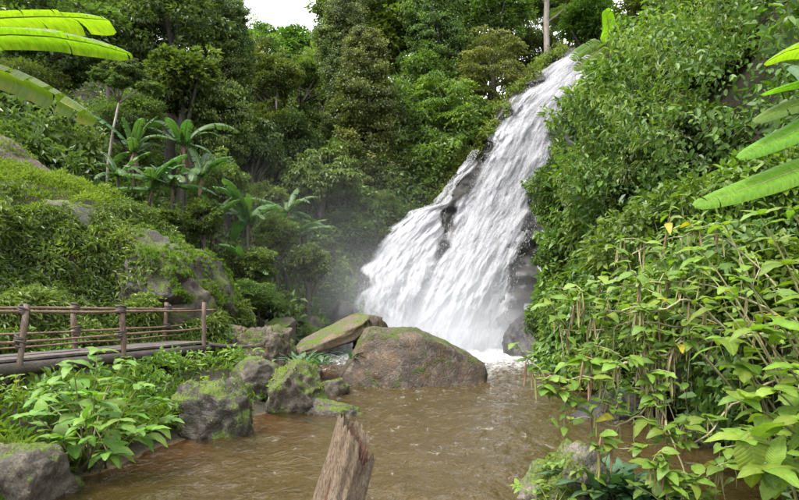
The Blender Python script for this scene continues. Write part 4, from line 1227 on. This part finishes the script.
# ------------------------------------------------------------------ banana plants
def banana_blade(path, w, seed, tear=.25, vdroop=.35, nrm=Vector((0, 0, 1)), S=26, taper=.35, wl=1.0, wr_=1.0, gapw=.5, pet=0.0):
    """blade torn into strips along a midrib"""
    g = random.Random(seed)
    path = [Vector(p) for p in path]
    cum = [0]
    for a_, b_ in zip(path, path[1:]): cum.append(cum[-1] + (b_ - a_).length)
    def at(t):
        d = t * cum[-1]
        for i in range(len(path) - 1):
            if d <= cum[i + 1] + 1e-9:
                f = (d - cum[i]) / max(1e-9, cum[i + 1] - cum[i])
                p0, p1, p2, p3 = path[max(i - 1, 0)], path[i], path[i + 1], path[min(i + 2, len(path) - 1)]
                return 0.5 * ((2 * p1) + (p2 - p0) * f + (2 * p0 - 5 * p1 + 4 * p2 - p3) * f * f + (3 * p1 - p0 - 3 * p2 + p3) * f ** 3)
        return path[-1].copy()
    v, fc, var, uvs = [], [], [], []
    def width(t):
        return w * max(.04, min(1, (t - pet) / .10 + .1)) * (1 if t < 1 - taper else math.sqrt(max(0.02, 1 - ((t - 1 + taper) / taper) ** 2)))
    for sgn, ws in ((1, wl), (-1, wr_)):
        dr = vdroop
        t0 = 0.0
        k = 0
        while k < S:
            run = 1
            while k + run < S and g.random() > tear: run += 1
            dr = vdroop + g.uniform(-.12, .25) * (1 if tear > .1 else .3)
            sw = g.uniform(-.05, .12)
            scl = g.uniform(.82, 1.05) if tear > .1 else 1
            for j in range(run + 1):
                t = (k + j) / S
                c_ = at(t); tg = (at(min(1, t + .02)) - at(max(0, t - .02))).normalized()
                sd_ = tg.cross(nrm).normalized() * sgn
                up_ = sd_.cross(tg) * sgn
                up_ = up_ if up_.z > 0 else -up_
                gap = 0
                if j == 0 and k > 0: gap = gapw / S * .5
                if j == run and k + run < S: gap = -gapw / S * .5
                W_ = width(t) * ws * scl
                for q_, fr in enumerate((0, .35, .7, 1.0)):
                    dz = dr * fr * fr
                    p = c_ + sd_ * (W_ * fr * math.cos(dz)) - up_ * (W_ * fr * math.sin(dz) * .9) + up_ * (.10 * W_ * math.sin(fr * 3.1)) + tg * (W_ * fr * (.22 + sw)) + tg * gap * cum[-1] * fr
                    v.append(p)
                    uvs.append((t, fr))
                    var.append(.35 + .25 * g.random() + (.4 if fr > .95 and (tear > .1) and g.random() < .35 else 0))
            n0 = len(v) - (run + 1) * 4
            for j in range(run):
                for q_ in range(3):
                    b_ = n0 + j * 4 + q_
                    fc.append((b_, b_ + 1, b_ + 5, b_ + 4))
            k += run
    me = np_mesh('leaf', np.array([p[:] for p in v]), np.array(fc), True, {'var': np.array(var)}, np.array(uvs))
    rib = MB(); rib.tube([at(i / 10) for i in range(11)], [w * .075 * (1.15 - i / 10) for i in range(11)], 5)
    return me, rib

def banana_leaf(o, org, path, w, seed, mat, **kw):
    pth = [Vector(p) - org for p in path]
    me, rib = banana_blade(pth, w, seed, **kw)
    lf = obj('leaf', me, M[mat], o)
    obj('midrib', rib.mesh('midrib'), M['stem'], lf)
    return lf

def banana_plant(base, H, L, label, seed, nleaf=7, mat='banana', dry=1, lean=(0, 0), r=.07):
    g = random.Random(seed)
    o = thing('banana_plant', label, 'banana plant', base, 'banana plants on the shaded slope')
    top = Vector((lean[0], lean[1], H))
    m = MB(); m.tube([(0, 0, -.4), top * .35, top * .7, top], [r * 1.2, r, r * .85, r * .55], 9)
    obj('pseudostem', m.mesh('pseudostem'), M['pseudostem'], o)
    a0 = g.uniform(0, 6.28)
    nleaf += 2
    for k in range(nleaf + dry):
        isdry = k >= nleaf
        an = a0 + k * 2.4 + g.uniform(-.3, .3)
        el = rad(g.uniform(5, 82)) if not isdry else rad(-65)
        l_ = L * g.uniform(.6, 1.15) * (1 if not isdry else .5)
        hd = Vector((math.cos(an), math.sin(an), 0))
        p = top.copy(); pts = [p.copy()]
        e_ = el
        bend = g.uniform(.4, 1.5) if not isdry else .5
        for i in range(6):
            p = p + (hd * math.cos(e_) + Vector((0, 0, math.sin(e_)))) * (l_ / 6)
            pts.append(p.copy())
            e_ -= bend / 6 * (1.0 + .25 * i * .4)
        me, rib = banana_blade(pts, l_ * (.125 if not isdry else .1), seed * 50 + k, tear=.4 if not isdry else .6, vdroop=.35 if not isdry else .5, S=18, taper=.4)
        lf = obj('leaf', me, M[mat if not isdry else 'banana_dry'], o)
        obj('midrib', rib.mesh('midrib'), M['stem'], lf)
    return o
for px, row, d, H, L, lab, sd_, nl, dry in (
    (134, 152, 21.5, 2.6, 2.0, 'tall banana plant left of the clump, beside the slender forked tree', 1, 7, 2),
    (184, 146, 22.0, 3.6, 2.2, 'tallest banana plant of the clump, with dead leaves hanging', 2, 8, 3),
    (152, 190, 20.5, 1.6, 1.7, 'shorter banana plant in front of the clump, behind the mossy boulder', 3, 7, 1),
    (248, 224, 22.0, 2.4, 1.9, 'banana plant standing apart in the ravine, right of the clump', 4, 8, 1),
    (246, 268, 20.8, .9, 1.3, 'small banana plant at the feet of the one standing apart', 5, 5, 1),
    (118, 176, 20.8, 1.0, 1.5, 'young banana sucker left of the clump, low behind the mossy ridge', 11, 6, 0),
    (172, 186, 20.6, 1.0, 1.6, 'banana sucker crowding the middle of the clump', 12, 7, 1),
    (202, 176, 21.6, 1.6, 1.7, 'banana plant at the right side of the clump under the tallest one', 13, 7, 1),
    (212, 222, 21.5, 1.6, 1.5, 'young banana plant between the clump and the ravine', 6, 5, 2),
    (288, 212, 25.5, 2.6, 1.9, 'far banana plant under the umbrella-leaved tree', 7, 7, 1),
    (300, 232, 26.5, 1.6, 1.6, 'low banana plant in the dark ravine beside the far banana plant', 8, 6, 1)):
    t_ = P(px, row, d)
    gz_ = float(ground(t_.x, t_.y))
    zb = min(gz_, t_.z - H)
    banana_plant(Vector((t_.x, t_.y, zb)), t_.z - zb, L, lab, sd_, nl, 'banana', dry)

# banana plant at the left of the viewer, only its leaves reach into view
org = Vector((-5.0, 4.6, float(ground(-5.0, 4.6))))
o = thing('banana_plant', 'near banana plant whose bright arching leaves reach in over the left slope', 'banana plant', org)
st = Vector((-4.75, 4.6, 3.35))
m = MB(); m.tube([(0, 0, -.3), (0.05, 0, 1.2), (.15, 0, 2.2), st - org], [.16, .14, .12, .07], 10)
obj('pseudostem', m.mesh('pseudostem'), M['pseudostem'], o)
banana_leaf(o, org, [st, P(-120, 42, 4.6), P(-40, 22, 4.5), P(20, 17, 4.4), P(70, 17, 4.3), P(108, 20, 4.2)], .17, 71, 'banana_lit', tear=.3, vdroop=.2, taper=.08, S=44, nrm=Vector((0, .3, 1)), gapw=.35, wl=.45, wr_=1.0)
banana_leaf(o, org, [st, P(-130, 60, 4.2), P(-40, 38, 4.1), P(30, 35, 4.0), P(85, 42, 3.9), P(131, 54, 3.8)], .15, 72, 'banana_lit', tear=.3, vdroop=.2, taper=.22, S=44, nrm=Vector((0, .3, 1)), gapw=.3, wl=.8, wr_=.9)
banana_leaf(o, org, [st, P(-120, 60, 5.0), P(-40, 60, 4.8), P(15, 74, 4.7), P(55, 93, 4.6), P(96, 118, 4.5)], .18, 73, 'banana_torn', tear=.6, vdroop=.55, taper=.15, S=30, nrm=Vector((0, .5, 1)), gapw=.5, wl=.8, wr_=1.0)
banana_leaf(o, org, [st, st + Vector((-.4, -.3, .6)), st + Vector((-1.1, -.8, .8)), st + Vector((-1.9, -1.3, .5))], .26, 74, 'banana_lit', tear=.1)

# young banana plant at the head of the right hillside
t_ = P(606, 46, 24.5)
org = t_ - Vector((0, 0, 1.0))
o = thing('banana_plant', 'young lime green banana plant with yellowing leaves at the head of the right hillside', 'banana plant', org)
m = MB(); m.tube([(.3, .3, -1.0), (.1, .1, .4), (0, 0, 1.0)], [.14, .11, .06], 8)
obj('pseudostem', m.mesh('pseudostem'), M['pseudostem'], o)
T0 = t_
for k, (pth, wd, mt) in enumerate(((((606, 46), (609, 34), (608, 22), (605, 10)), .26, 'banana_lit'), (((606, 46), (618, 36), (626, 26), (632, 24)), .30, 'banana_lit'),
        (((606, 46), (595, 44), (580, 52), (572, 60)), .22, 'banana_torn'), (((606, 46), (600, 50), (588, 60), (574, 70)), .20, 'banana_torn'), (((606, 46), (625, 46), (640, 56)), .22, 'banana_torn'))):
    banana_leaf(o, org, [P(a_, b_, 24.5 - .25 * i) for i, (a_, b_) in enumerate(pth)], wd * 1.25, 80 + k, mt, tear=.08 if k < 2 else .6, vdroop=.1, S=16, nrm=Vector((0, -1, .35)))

# broad-leaved plant at the right of the viewer
org = Vector((3.35, 4.0, float(ground(3.35, 4.0))))
o = thing('banana_plant', 'near banana plant reaching long pale leaves in front of the right hillside', 'banana plant', org)
st = Vector((3.32, 4.05, 2.45))
m = MB(); m.tube([(0, 0, -.3), (0, 0, .8), (0, .02, 1.4), st - org], [.10, .085, .07, .03], 10)
obj('pseudostem', m.mesh('pseudostem'), M['pseudostem'], o)
for k, (pth, wd, mt) in enumerate((
        ([(850, 60), (822, 46), (795, 48), (766, 62)], .14, 'banana_lit'),
        ([(850, 90), (822, 80), (795, 84), (762, 94)], .07, 'banana_lit'),
        ([(850, 110), (820, 102), (790, 106), (754, 122)], .09, 'banana_torn'),
        ([(860, 120), (830, 116), (790, 134), (738, 158)], .10, 'banana_lit'),
        ([(850, 160), (815, 164), (765, 182), (694, 206)], .11, 'banana_lit'))):
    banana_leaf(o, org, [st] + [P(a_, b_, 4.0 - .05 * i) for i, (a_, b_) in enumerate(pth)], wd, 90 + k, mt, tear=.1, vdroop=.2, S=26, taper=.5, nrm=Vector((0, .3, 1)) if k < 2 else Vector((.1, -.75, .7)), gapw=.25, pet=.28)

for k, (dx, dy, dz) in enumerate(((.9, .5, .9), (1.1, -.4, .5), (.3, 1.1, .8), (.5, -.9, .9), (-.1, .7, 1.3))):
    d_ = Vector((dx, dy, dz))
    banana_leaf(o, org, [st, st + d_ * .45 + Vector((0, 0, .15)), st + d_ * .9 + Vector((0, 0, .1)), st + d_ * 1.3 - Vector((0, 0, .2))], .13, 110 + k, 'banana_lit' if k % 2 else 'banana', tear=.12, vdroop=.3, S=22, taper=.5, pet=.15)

# ------------------------------------------------------------------ shrubs with leaves one can pick out
def leaf_shape(w=.52, droop=.25, fold=.16, nl=8, power=.8, wave=.02, peak=.38):
    v, f, var = [], [], []
    for i in range(nl + 1):
        t = i / nl
        ww = w / 2 * (math.sin(math.pi * min(1, t) ** (math.log(.5) / math.log(peak))) ** power)
        if i == nl: ww = 0.002
        z0 = .10 * math.sin(t * 2.2) - droop * t * t
        for j, s in enumerate((-1, -.5, 0, .5, 1)):
            z = z0 + fold * abs(s) * ww - fold * .9 * ww * s * s * abs(s) + wave * math.sin(i * 2.1 + s * 3) * abs(s)
            ser = 1 + (.06 if i % 2 else -.03) * (abs(s) > .9)
            v.append((s * ww * ser, t, z)); var.append(.42 + .12 * random.random() + .12 * (1 - abs(s)))
    for i in range(nl):
        for j in range(4):
            a_ = i * 5 + j
            f.append((a_, a_ + 1, a_ + 6, a_ + 5))
    return np_mesh('leaf', np.array(v), np.array(f), True, {'var': np.array(var)})
def leaf_set(mat, **kw):
    out = []
    for k in range(4):
        me = leaf_shape(droop=kw.get('droop', .25) * (.5 + .5 * k), **{a: b for a, b in kw.items() if a != 'droop'})
        me.materials.append(M[mat])
        out.append(me)
    return out
LS_SHRUB = leaf_set('leaf_shrub', w=.50)
LS_LIME = leaf_set('leaf_lime', w=.52)
LS_BIG = leaf_set('leaf_lime', w=.66, droop=.3)
LS_FERN = leaf_set('leaf_fern', w=.26, droop=.35, peak=.5)
LS_YEL = leaf_set('leaf_yellow', w=.42, droop=.3)
LS_POD = [None]
def pod_mesh(mat):
    m = MB()
    n = 6
    m.tube([(0, 0, 0), (.01, 0, -.12), (.015, .01, -.35), (.0, .015, -.65), (-.02, 0, -.9), (-.02, 0, -1.0)], [.012, .05, .075, .07, .04, .006], 6)
    me = m.mesh('seed_pod')
    me.attributes.new('var', 'FLOAT', 'POINT').data.foreach_set('value', np.random.default_rng(1).random(len(me.vertices)).astype(np.float32))
    me.materials.append(M[mat])
    return me
PODS = [pod_mesh('pod'), pod_mesh('pod_dry')]

def place_leaf(o, me, pos, d, up, size, name='leaf'):
    lf = bpy.data.objects.new(name, me)
    col.objects.link(lf)
    lf.parent = o
    y = Vector(d).normalized()
    x = y.cross(Vector(up))
    x = x.normalized() if x.length > 1e-4 else y.orthogonal().normalized()
    z = x.cross(y)
    R = Matrix((x, y, z)).transposed().to_4x4()
    lf.matrix_basis = Matrix.Translation(pos) @ R @ Matrix.Diagonal((size, size, size, 1))
    return lf

def bez(p0, p1, p2, t): return p0 * (1 - t) ** 2 + p1 * 2 * t * (1 - t) + p2 * t * t

def stem_leaves(o, org, p0, p1, p2, r, leafset, lsize, n, g, t0=.3, mat='stem', tipn=4, petiole=.04, spread=.7, out=None):
    """one stem with paired leaves along it and a rosette at its tip; world coordinates in"""
    m = MB()
    pts = [bez(p0, p1, p2, i / 8) - org for i in range(9)]
    m.tube(pts, [r * (1 - .08 * i) for i in range(9)], 6)
    obj('stem', m.mesh('stem'), M[mat], o)
    for k in range(n):
        t = t0 + (1 - t0) * (k + .5) / n
        c_ = bez(p0, p1, p2, t); tg = (bez(p0, p1, p2, min(1, t + .03)) - bez(p0, p1, p2, t - .03)).normalized()
        an = k * 2.4 + g.uniform(-.5, .5)
        a1 = tg.orthogonal().normalized(); a2 = tg.cross(a1)
        sd_ = a1 * math.cos(an) + a2 * math.sin(an)
        d_ = (sd_ * spread + tg * .25 + Vector((g.uniform(-.2, .2), g.uniform(-.2, .2), g.uniform(-.15, .15)))).normalized()
        if out is not None: d_ = (d_ + out * .45).normalized()
        d_.z = d_.z * .55 - .08
        up = Vector((g.uniform(-.3, .3), g.uniform(-.35, .15), 1))
        s = lsize * g.uniform(.65, 1.12) * (1.05 - .25 * t)
        place_leaf(o, g.choice(leafset), c_ + d_ * petiole - org, d_, up, s)
    for k in range(tipn):
        an = k * 2 * math.pi / max(1, tipn) + g.uniform(-.3, .3)
        d_ = Vector((math.cos(an), math.sin(an), g.uniform(-.05, .5)))
        place_leaf(o, g.choice(leafset), p2 - org, d_, Vector((0, -.2, 1)), lsize * g.uniform(.45, .85))

# big-leaved plant at the left water edge
g = random.Random(41)
org = Vector((-3.55, 7.0, max(.05, float(ground(-3.55, 7.0)))))
o = thing('leafy_plant', 'big bright green leafy plant at the left water edge before the bridge', 'plant', org)
tips = [(98, 352, 6.9), (72, 362, 6.7), (48, 385, 6.6), (30, 415, 6.6), (125, 362, 7.2), (140, 385, 7.0), (160, 400, 7.2), (60, 440, 6.4), (95, 395, 6.4), (120, 420, 6.4), (85, 420, 6.3), (110, 380, 7.6), (150, 430, 6.8), (70, 395, 7.4), (108, 455, 6.4), (168, 420, 7.3), (40, 400, 7.3)]
for (px, row, d) in tips:
    p2 = P(px, row, d)
    p0 = org + Vector((g.uniform(-.18, .18), g.uniform(-.18, .18), 0))
    p1 = p0.lerp(p2, .5) + Vector((0, 0, .22))
    ov = Vector((p2.x - org.x, p2.y - org.y, 0)); ov = ov.normalized() if ov.length > .05 else Vector((0, -1, 0))
    stem_leaves(o, org, p0, p1, p2, .012, LS_SHRUB, .30, 8, g, t0=.35, petiole=.05, out=ov)

# low weeds beside it
for k, (px, row, d, hh, n_, sz, lab) in enumerate((
    (268, 392, 11.0, .35, 5, .13, 'small leafy weed growing against the mossy wedge-shaped rock'),
    (238, 360, 13.2, .5, 7, .22, 'clump of weeds at the far end of the bridge'),
    (190, 372, 11.5, .5, 7, .17, 'leafy weeds in front of the bridge deck'),
    (140, 372, 10.6, .4, 6, .16, 'leafy weeds under the middle of the bridge'),
    (222, 390, 10.0, .35, 6, .15, 'weeds hanging over the dark grassy boulder'),
    (20, 420, 7.9, .45, 7, .15, 'weeds between the tan block and the big-leaved plant'),
    (260, 352, 15.6, .5, 7, .25, 'weedy clump before the tilted slab'),
    (552, 500, 5.7, .3, 7, .13, 'small weeds along the front of the pale rock by the right bank'),
    (680, 505, 5.2, .35, 7, .16, 'leafy weeds under the trailing shrub beside the fern clump'),
    (575, 470, 5.9, .2, 6, .10, 'mossy weeds on top of the pale rock by the right bank'),
    (196, 330, 14.3, .5, 6, .2, 'leafy weed behind the far post of the bridge'))):
    b_ = P(px, row, d)
    b_.z = max(b_.z - hh * .5, float(ground(b_.x, b_.y)))
    o = thing('weed', lab, 'plant', b_)
    for j in range(n_):
        an = g.uniform(0, 6.28); L = g.uniform(.15, .5)
        p2 = b_ + Vector((math.cos(an) * L, math.sin(an) * L, hh * g.uniform(.5, 1.1)))
        stem_leaves(o, b_, b_.copy(), b_.lerp(p2, .5) + Vector((0, 0, .12)), p2, .006, LS_LIME, sz, 5, g, tipn=3, petiole=.02)

# ferny clumps
def fern_clump(b_, n, L, lab, seed, spread=.25):
    g = random.Random(seed)
    o = thing('fern_clump', lab, 'fern', b_)
    for k in range(n):
        an = g.uniform(0, 6.28); rr = spread * math.sqrt(g.random())
        d_ = Vector((math.cos(an), math.sin(an), g.uniform(.3, 1.4)))
        place_leaf(o, g.choice(LS_FERN), Vector((math.cos(an + .5) * rr, math.sin(an + .5) * rr, g.uniform(0, .12))), d_, Vector((0, 0, 1)), L * g.uniform(.6, 1.2))
    return o
fern_clump(P(598, 482, 6.0) - Vector((0, 0, .12)), 120, .36, 'blue green fern clump on the pale rock by the right bank', 5, .34)
fern_clump(P(640, 492, 5.9) - Vector((0, 0, .12)), 100, .34, 'fern clump beside the pale rock under the hanging pods', 6, .32)
fern_clump(P(302, 366, 13.8) - Vector((0, 0, .05)), 34, .42, 'fern clump growing under the tilted slab', 7, .25)
fern_clump(P(322, 364, 15.0) - Vector((0, 0, .05)), 14, .36, 'small fern at the shallows beside the largest boulder', 8, .15)
fern_clump(P(350, 360, 15.2), 8, .34, 'single pale plant against the left side of the largest boulder', 9, .08)

# trailing shrub with hanging pods
g = random.Random(51)
org = Vector((3.9, 5.9, max(.1, float(ground(3.9, 5.9)))))
o = thing('trailing_shrub', 'trailing shrub with pale stems and hanging seed pods over the right of the pool', 'shrub', org)
BR = [  # main branches: pixels at distances
 [(800, 345, 5.9), (735, 338, 5.7), (690, 345, 5.5), (655, 358, 5.4), (628, 362, 5.3)],
 [(800, 345, 5.9), (700, 330, 5.7), (640, 322, 5.6), (600, 330, 5.5), (560, 330, 5.4)],
 [(800, 340, 5.9), (720, 290, 5.9), (660, 282, 5.8), (610, 290, 5.7), (585, 300, 5.6)],
 [(640, 350, 5.4), (650, 385, 5.3), (665, 420, 5.2), (680, 460, 5.0), (690, 500, 4.9)],
 [(628, 362, 5.3), (600, 375, 5.3), (570, 380, 5.2), (535, 378, 5.2)],
 [(690, 345, 5.5), (660, 395, 5.4), (620, 425, 5.3), (590, 415, 5.3), (555, 395, 5.2)],
 [(800, 380, 5.6), (740, 400, 5.5), (700, 440, 5.3), (650, 445, 5.2), (600, 450, 5.2)],
 [(800, 330, 6.0), (740, 250, 6.2), (700, 235, 6.2), (650, 245, 6.1), (620, 262, 6.0)],
 [(735, 338, 5.7), (690, 300, 5.6), (660, 310, 5.5), (620, 312, 5.4), (575, 305, 5.3)],
 [(800, 420, 5.3), (760, 440, 5.2), (720, 470, 5.0), (680, 480, 4.9), (650, 470, 4.9)],
]
nleaf = npod = 0
for bi, pts in enumerate(BR):
    w3 = [P(*q) for q in pts]
    if bi not in (3, 4, 8): w3 = [org + Vector((0, 0, .2))] + w3
    dense = []
    for i in range(len(w3) - 1):
        p0, p1, p2, p3 = w3[max(i - 1, 0)], w3[i], w3[i + 1], w3[min(i + 2, len(w3) - 1)]
        for k in range(6):
            f = k / 6
            dense.append(0.5 * ((2 * p1) + (p2 - p0) * f + (2 * p0 - 5 * p1 + 4 * p2 - p3) * f * f + (3 * p1 - p0 - 3 * p2 + p3) * f ** 3))
    dense.append(w3[-1])
    dense = [q + Vector((g.uniform(-.012, .012), g.uniform(-.012, .012), g.uniform(-.012, .012))) for q in dense]
    r0 = .024 if bi in (0,) else .014
    m = MB(); m.tube([q - org for q in dense], [r0 * (1 - .7 * i / len(dense)) for i in range(len(dense))], 6)
    obj('branch', m.mesh('branch'), M['stem_pale'], o)
    for i in range(6 if len(w3) > 5 else 2, len(dense), 2):
        q = dense[i]
        if g.random() < .92:     # twig going up and out
            L = g.uniform(.12, .38)
            d_ = Vector((g.uniform(-.9, .5), g.uniform(-.7, .5), g.uniform(-.1, .9))).normalized()
            e_ = q + d_ * L
            m = MB(); m.tube([q - org, q.lerp(e_, .5) + Vector((0, 0, .03)) - org, e_ - org], [.006, .005, .003], 5)
            obj('twig', m.mesh('twig'), M['stem_pale'], o)
            for k in range(g.randint(4, 9)):
                an = g.uniform(0, 6.28)
                ld = Vector((math.cos(an), math.sin(an), g.uniform(-.35, .35)))
                ms = LS_YEL if g.random() < .05 else LS_LIME
                place_leaf(o, g.choice(ms), e_ - org - d_ * L * .12 * k, ld, Vector((g.uniform(-.5, .5), g.uniform(-.9, .1), 1)), g.uniform(.07, .20)); nleaf += 1
            for k in range(g.randint(0, 4)):
                s_ = g.uniform(.12, .26)
                pq = q.lerp(e_, g.random()) - org
                pd = place_leaf(o, PODS[g.random() < .5], pq, Vector((g.uniform(-.12, .12), g.uniform(0.9, 1), g.uniform(-.12, .12))), Vector((g.uniform(-.15, .15), 0, 1)), s_, 'seed_pod')
                pd.scale = (s_ * .62, s_ * .62, s_); npod += 1
        if g.random() < .45:     # dangling runner
            L = g.uniform(.2, .6)
            e_ = q + Vector((g.uniform(-.12, .12), g.uniform(-.1, .1), -L))
            m = MB(); m.tube([q - org, q.lerp(e_, .5) + Vector((g.uniform(-.05, .05), 0, 0)) - org, e_ - org], [.005, .004, .003], 5)
            obj('twig', m.mesh('twig'), M['stem_pale'], o)
            for k in range(g.randint(1, 3)):
                an = g.uniform(0, 6.28)
                place_leaf(o, g.choice(LS_LIME), q.lerp(e_, g.uniform(.4, 1)) - org, Vector((math.cos(an), math.sin(an), -.5)), Vector((0, -.4, 1)), g.uniform(.07, .14))

# its 300 largest leaves stay single, the small ones become one mass
lv = sorted([c for c in o.children if c.name.split('.')[0] == 'leaf'], key=lambda c: -c.matrix_basis.to_scale()[0])
small = lv[300:]
vv_, ff_, va_, off_ = [], [], [], 0
for c in small:
    n = len(c.data.vertices)
    co = np.empty(n * 3, np.float32); c.data.vertices.foreach_get('co', co)
    mb_ = np.array(c.matrix_basis)
    vv_.append(co.reshape(-1, 3) @ mb_[:3, :3].T + mb_[:3, 3])
    li = np.empty(len(c.data.loops), np.int32); c.data.loops.foreach_get('vertex_index', li)
    ff_.append(li.reshape(-1, 4) + off_)
    va_.append(np.full(n, random.uniform(.1, .9)))
    off_ += n
obj('small_leaves', np_mesh('small_leaves', np.concatenate(vv_), np.concatenate(ff_), True, {'var': np.concatenate(va_)}), M['leaf_lime'], o, kind='stuff')
for c in small:
    bpy.data.objects.remove(c)

# large-leaved shrub at the right of the viewer
g = random.Random(61)
org = Vector((3.1, 4.0, max(.1, float(ground(3.1, 4.0)))))
o = thing('large_leaved_shrub', 'large-leaved bright green shrub crowding the near right bank', 'shrub', org)
for (px, row, d) in ((700, 250, 4.9), (725, 225, 4.7), (760, 215, 4.4), (795, 210, 4.2), (715, 300, 4.5), (745, 280, 4.2), (785, 265, 4.0), (725, 340, 4.2), (755, 330, 3.9), (790, 330, 3.7), (740, 400, 3.7), (775, 390, 3.6), (800, 420, 3.4), (745, 440, 3.5), (765, 470, 3.4), (800, 370, 3.6), (815, 300, 3.8), (735, 365, 4.3), (705, 270, 5.2), (780, 240, 4.6), (815, 460, 3.3)):
    p2 = P(px, row, d)
    p0 = org + Vector((g.uniform(-.15, .25), g.uniform(-.3, .4), 0))
    p1 = p0.lerp(p2, .55) + Vector((.1, 0, .3))
    stem_leaves(o, org, p0, p1, p2, .014, LS_BIG if row > 270 else LS_LIME, .26, 7, g, t0=.45, petiole=.05, tipn=4)
# two hanging leaves at the edge of the water
for (px, row, s) in ((748, 430, .34), (772, 445, .32)):
    place_leaf(o, LS_BIG[1], P(px, row, 3.5) - org, Vector((.1, -.15, -1)) if row > 400 else Vector((.5, -.4, -.1)), Vector((0, -1, .4)), s)

# bright mid-distance shrubs on the right bank
for k, (px, row, d, wpx, hpx, lab) in enumerate((
    (640, 250, 9.5, 110, 90, 'bright leafy shrub on the right bank above the trailing stems'),
    (700, 215, 9.0, 110, 80, 'bright shrub at the foot of the right hillside beside the large-leaved shrub'),
    (770, 190, 8.0, 110, 90, 'bright shrub behind the near banana leaves on the right bank'),
    (760, 290, 7.0, 110, 110, 'tangled green shrub behind the large-leaved shrub'),
    (680, 300, 8.2, 110, 90, 'tangled shrub behind the pale trailing stems'))):
    c_ = P(px, row, d)
    b_ = Vector((c_.x + .4, c_.y + .3, float(ground(c_.x + .4, c_.y + .3))))
    b_.z = min(b_.z, c_.z - .3)
    o = thing('leafy_shrub', lab, 'shrub', b_)
    rx, rz = wpx / 2 / FPX * d, hpx / 2 / FPX * d
    gg = np.random.default_rng(300 + k)
    n = 2600
    q = rand_dir(gg, n) * (gg.uniform(.3, 1.0, n) ** .5)[:, None] * np.array([rx, rx, rz])
    p = np.array(c_ - b_) + q
    axd = unit(q * .6 + gg.normal(0, .5, q.shape) + np.array([-.1, -.15, -.2])); nn = unit(gg.normal(0, .35, q.shape) + np.array([0, -.15, 1]))
    v, f, at = leaf_cloud(p, axd, nn, .13 * gg.uniform(.6, 1.3, n), .5, .5 + .25 * fbm(q * 1.5 + k, 2) + gg.normal(0, .15, n), fine=True)
    obj('foliage', np_mesh('foliage', v, f, False, at), M['leaf_bright'], o, kind='stuff')
    for j in range(9):
        e_ = c_ + Vector((g.uniform(-1, .6) * rx, g.uniform(-.9, .4) * rx, g.uniform(-.3, .95) * rz))
        stem_leaves(o, b_, b_.copy(), b_.lerp(e_, .5) + Vector((0, 0, .3)), e_, .010, LS_LIME, .17, 9, g, t0=.5, mat='stem_pale', petiole=.03, tipn=4)

# bushes overhanging the waterfall from the right hillside
for k, (px, row, d, wp, hp, kind, mat, lab) in enumerate((
    (560, 196, 24.5, 84, 96, 'dense', 'leaf_vine', 'leafy bush overhanging the middle of the waterfall from the right'),
    (598, 150, 25.5, 58, 54, 'dense', 'leaf_olive', 'olive bush on the right edge of the upper waterfall'),
    (556, 316, 21, 66, 66, 'dense', 'leaf_dark', 'dark round bush at the right foot of the waterfall'),
    (566, 262, 21.5, 66, 64, 'dense', 'leaf_vine', 'bush above the dark round bush at the foot of the waterfall'),
    (612, 100, 27, 34, 40, 'fine', 'leaf_olive', 'yellowish bush beside the lip of the waterfall'),
    (600, 330, 17, 80, 80, 'dense', 'leaf_mid', 'green bush on the right bank behind the trailing shrub'),
    (640, 84, 25.5, 50, 44, 'big', 'leaf_bright', 'bright bush under the young banana plant'),
    (710, 40, 16, 110, 70, 'big', 'leaf_bright', 'bright broad-leaved bush high on the right hillside'))):
    tree(px, row, d, wp, hp, kind, mat, lab, name='hillside_bush', cat='bush', trunk_r=.05)

g = random.Random(91)
for k in range(26):
    y = g.uniform(11, 27); z = g.uniform(3.5, 15)
    x = float(np.interp(y, RSH[:, 0], RSH[:, 1])) + (z * .2 if z < 5 else 1 + (z - 5) * .62) - .3
    px = x / y * FPX + HX; row = HY - (z - CZ) / y * FPX
    if px < (635 if row < 140 else 600) or px > 830 or row < -20 or row > 260: continue
    kd, mt, lab = g.choice((('big', 'leaf_bright', 'bright broad-leaved bush rooted among the hillside creepers'), ('dense', 'leaf_mid', 'rounded mid green bush rooted among the hillside creepers'),
                            ('tier', 'leaf_olive', 'flat olive bush spreading over the hillside creepers'), ('palmate', 'leaf_mid', 'umbrella-leaved bush standing out of the hillside creepers')))
    wm = g.uniform(1.6, 3.0)
    tree(px, row, y, wm / y * FPX, wm * g.uniform(.5, .8) / y * FPX, kd, mt, lab, 'bushes scattered over the right hillside', 'hillside_bush', 'bush', trunk_r=.04)

# ------------------------------------------------------------------ spray hanging in the air below the fall
def mist(c, r, dens, nscale):
    v, f = ico(4)
    t = NT('spray_mist')
    tc = t.n('TexCoord').outputs['Object']
    ln = t.n('VectorMath', {0: tc}, operation='LENGTH').outputs['Value']
    fall_ = t.math('SUBTRACT', 1.0, t.math('MULTIPLY', ln, ln), True)
    fall_ = t.math('MULTIPLY', fall_, fall_)
    nz = t.ramp(t.noise(nscale, 3, 0.5, tc), [(0.3, 0.35), (0.7, 1.5)])
    vol = t.n('VolumePrincipled', {'Color': (0.93, 0.95, 1.0, 1), 'Density': t.math('MULTIPLY', t.math('MULTIPLY', fall_, nz), dens), 'Anisotropy': 0.1})
    t.t.links.new(vol.outputs[0], t.out.inputs['Volume'])
    o = obj('spray_mist', np_mesh('spray_mist', v, f, True), t.m, label='fine white spray drifting at the foot of the waterfall', cat='spray', kind='stuff', loc=c)
    o.scale = r
mist((1.4, 26.8, 0.8), (7.5, 5.0, 5.0), 0.12, 2.5)
mist((2.2, 27.0, 0.3), (4.8, 2.4, 2.4), 0.45, 3.0)
mist((-4.0, 24.5, 2.5), (11.0, 6.5, 7.0), 0.012, 2.0)
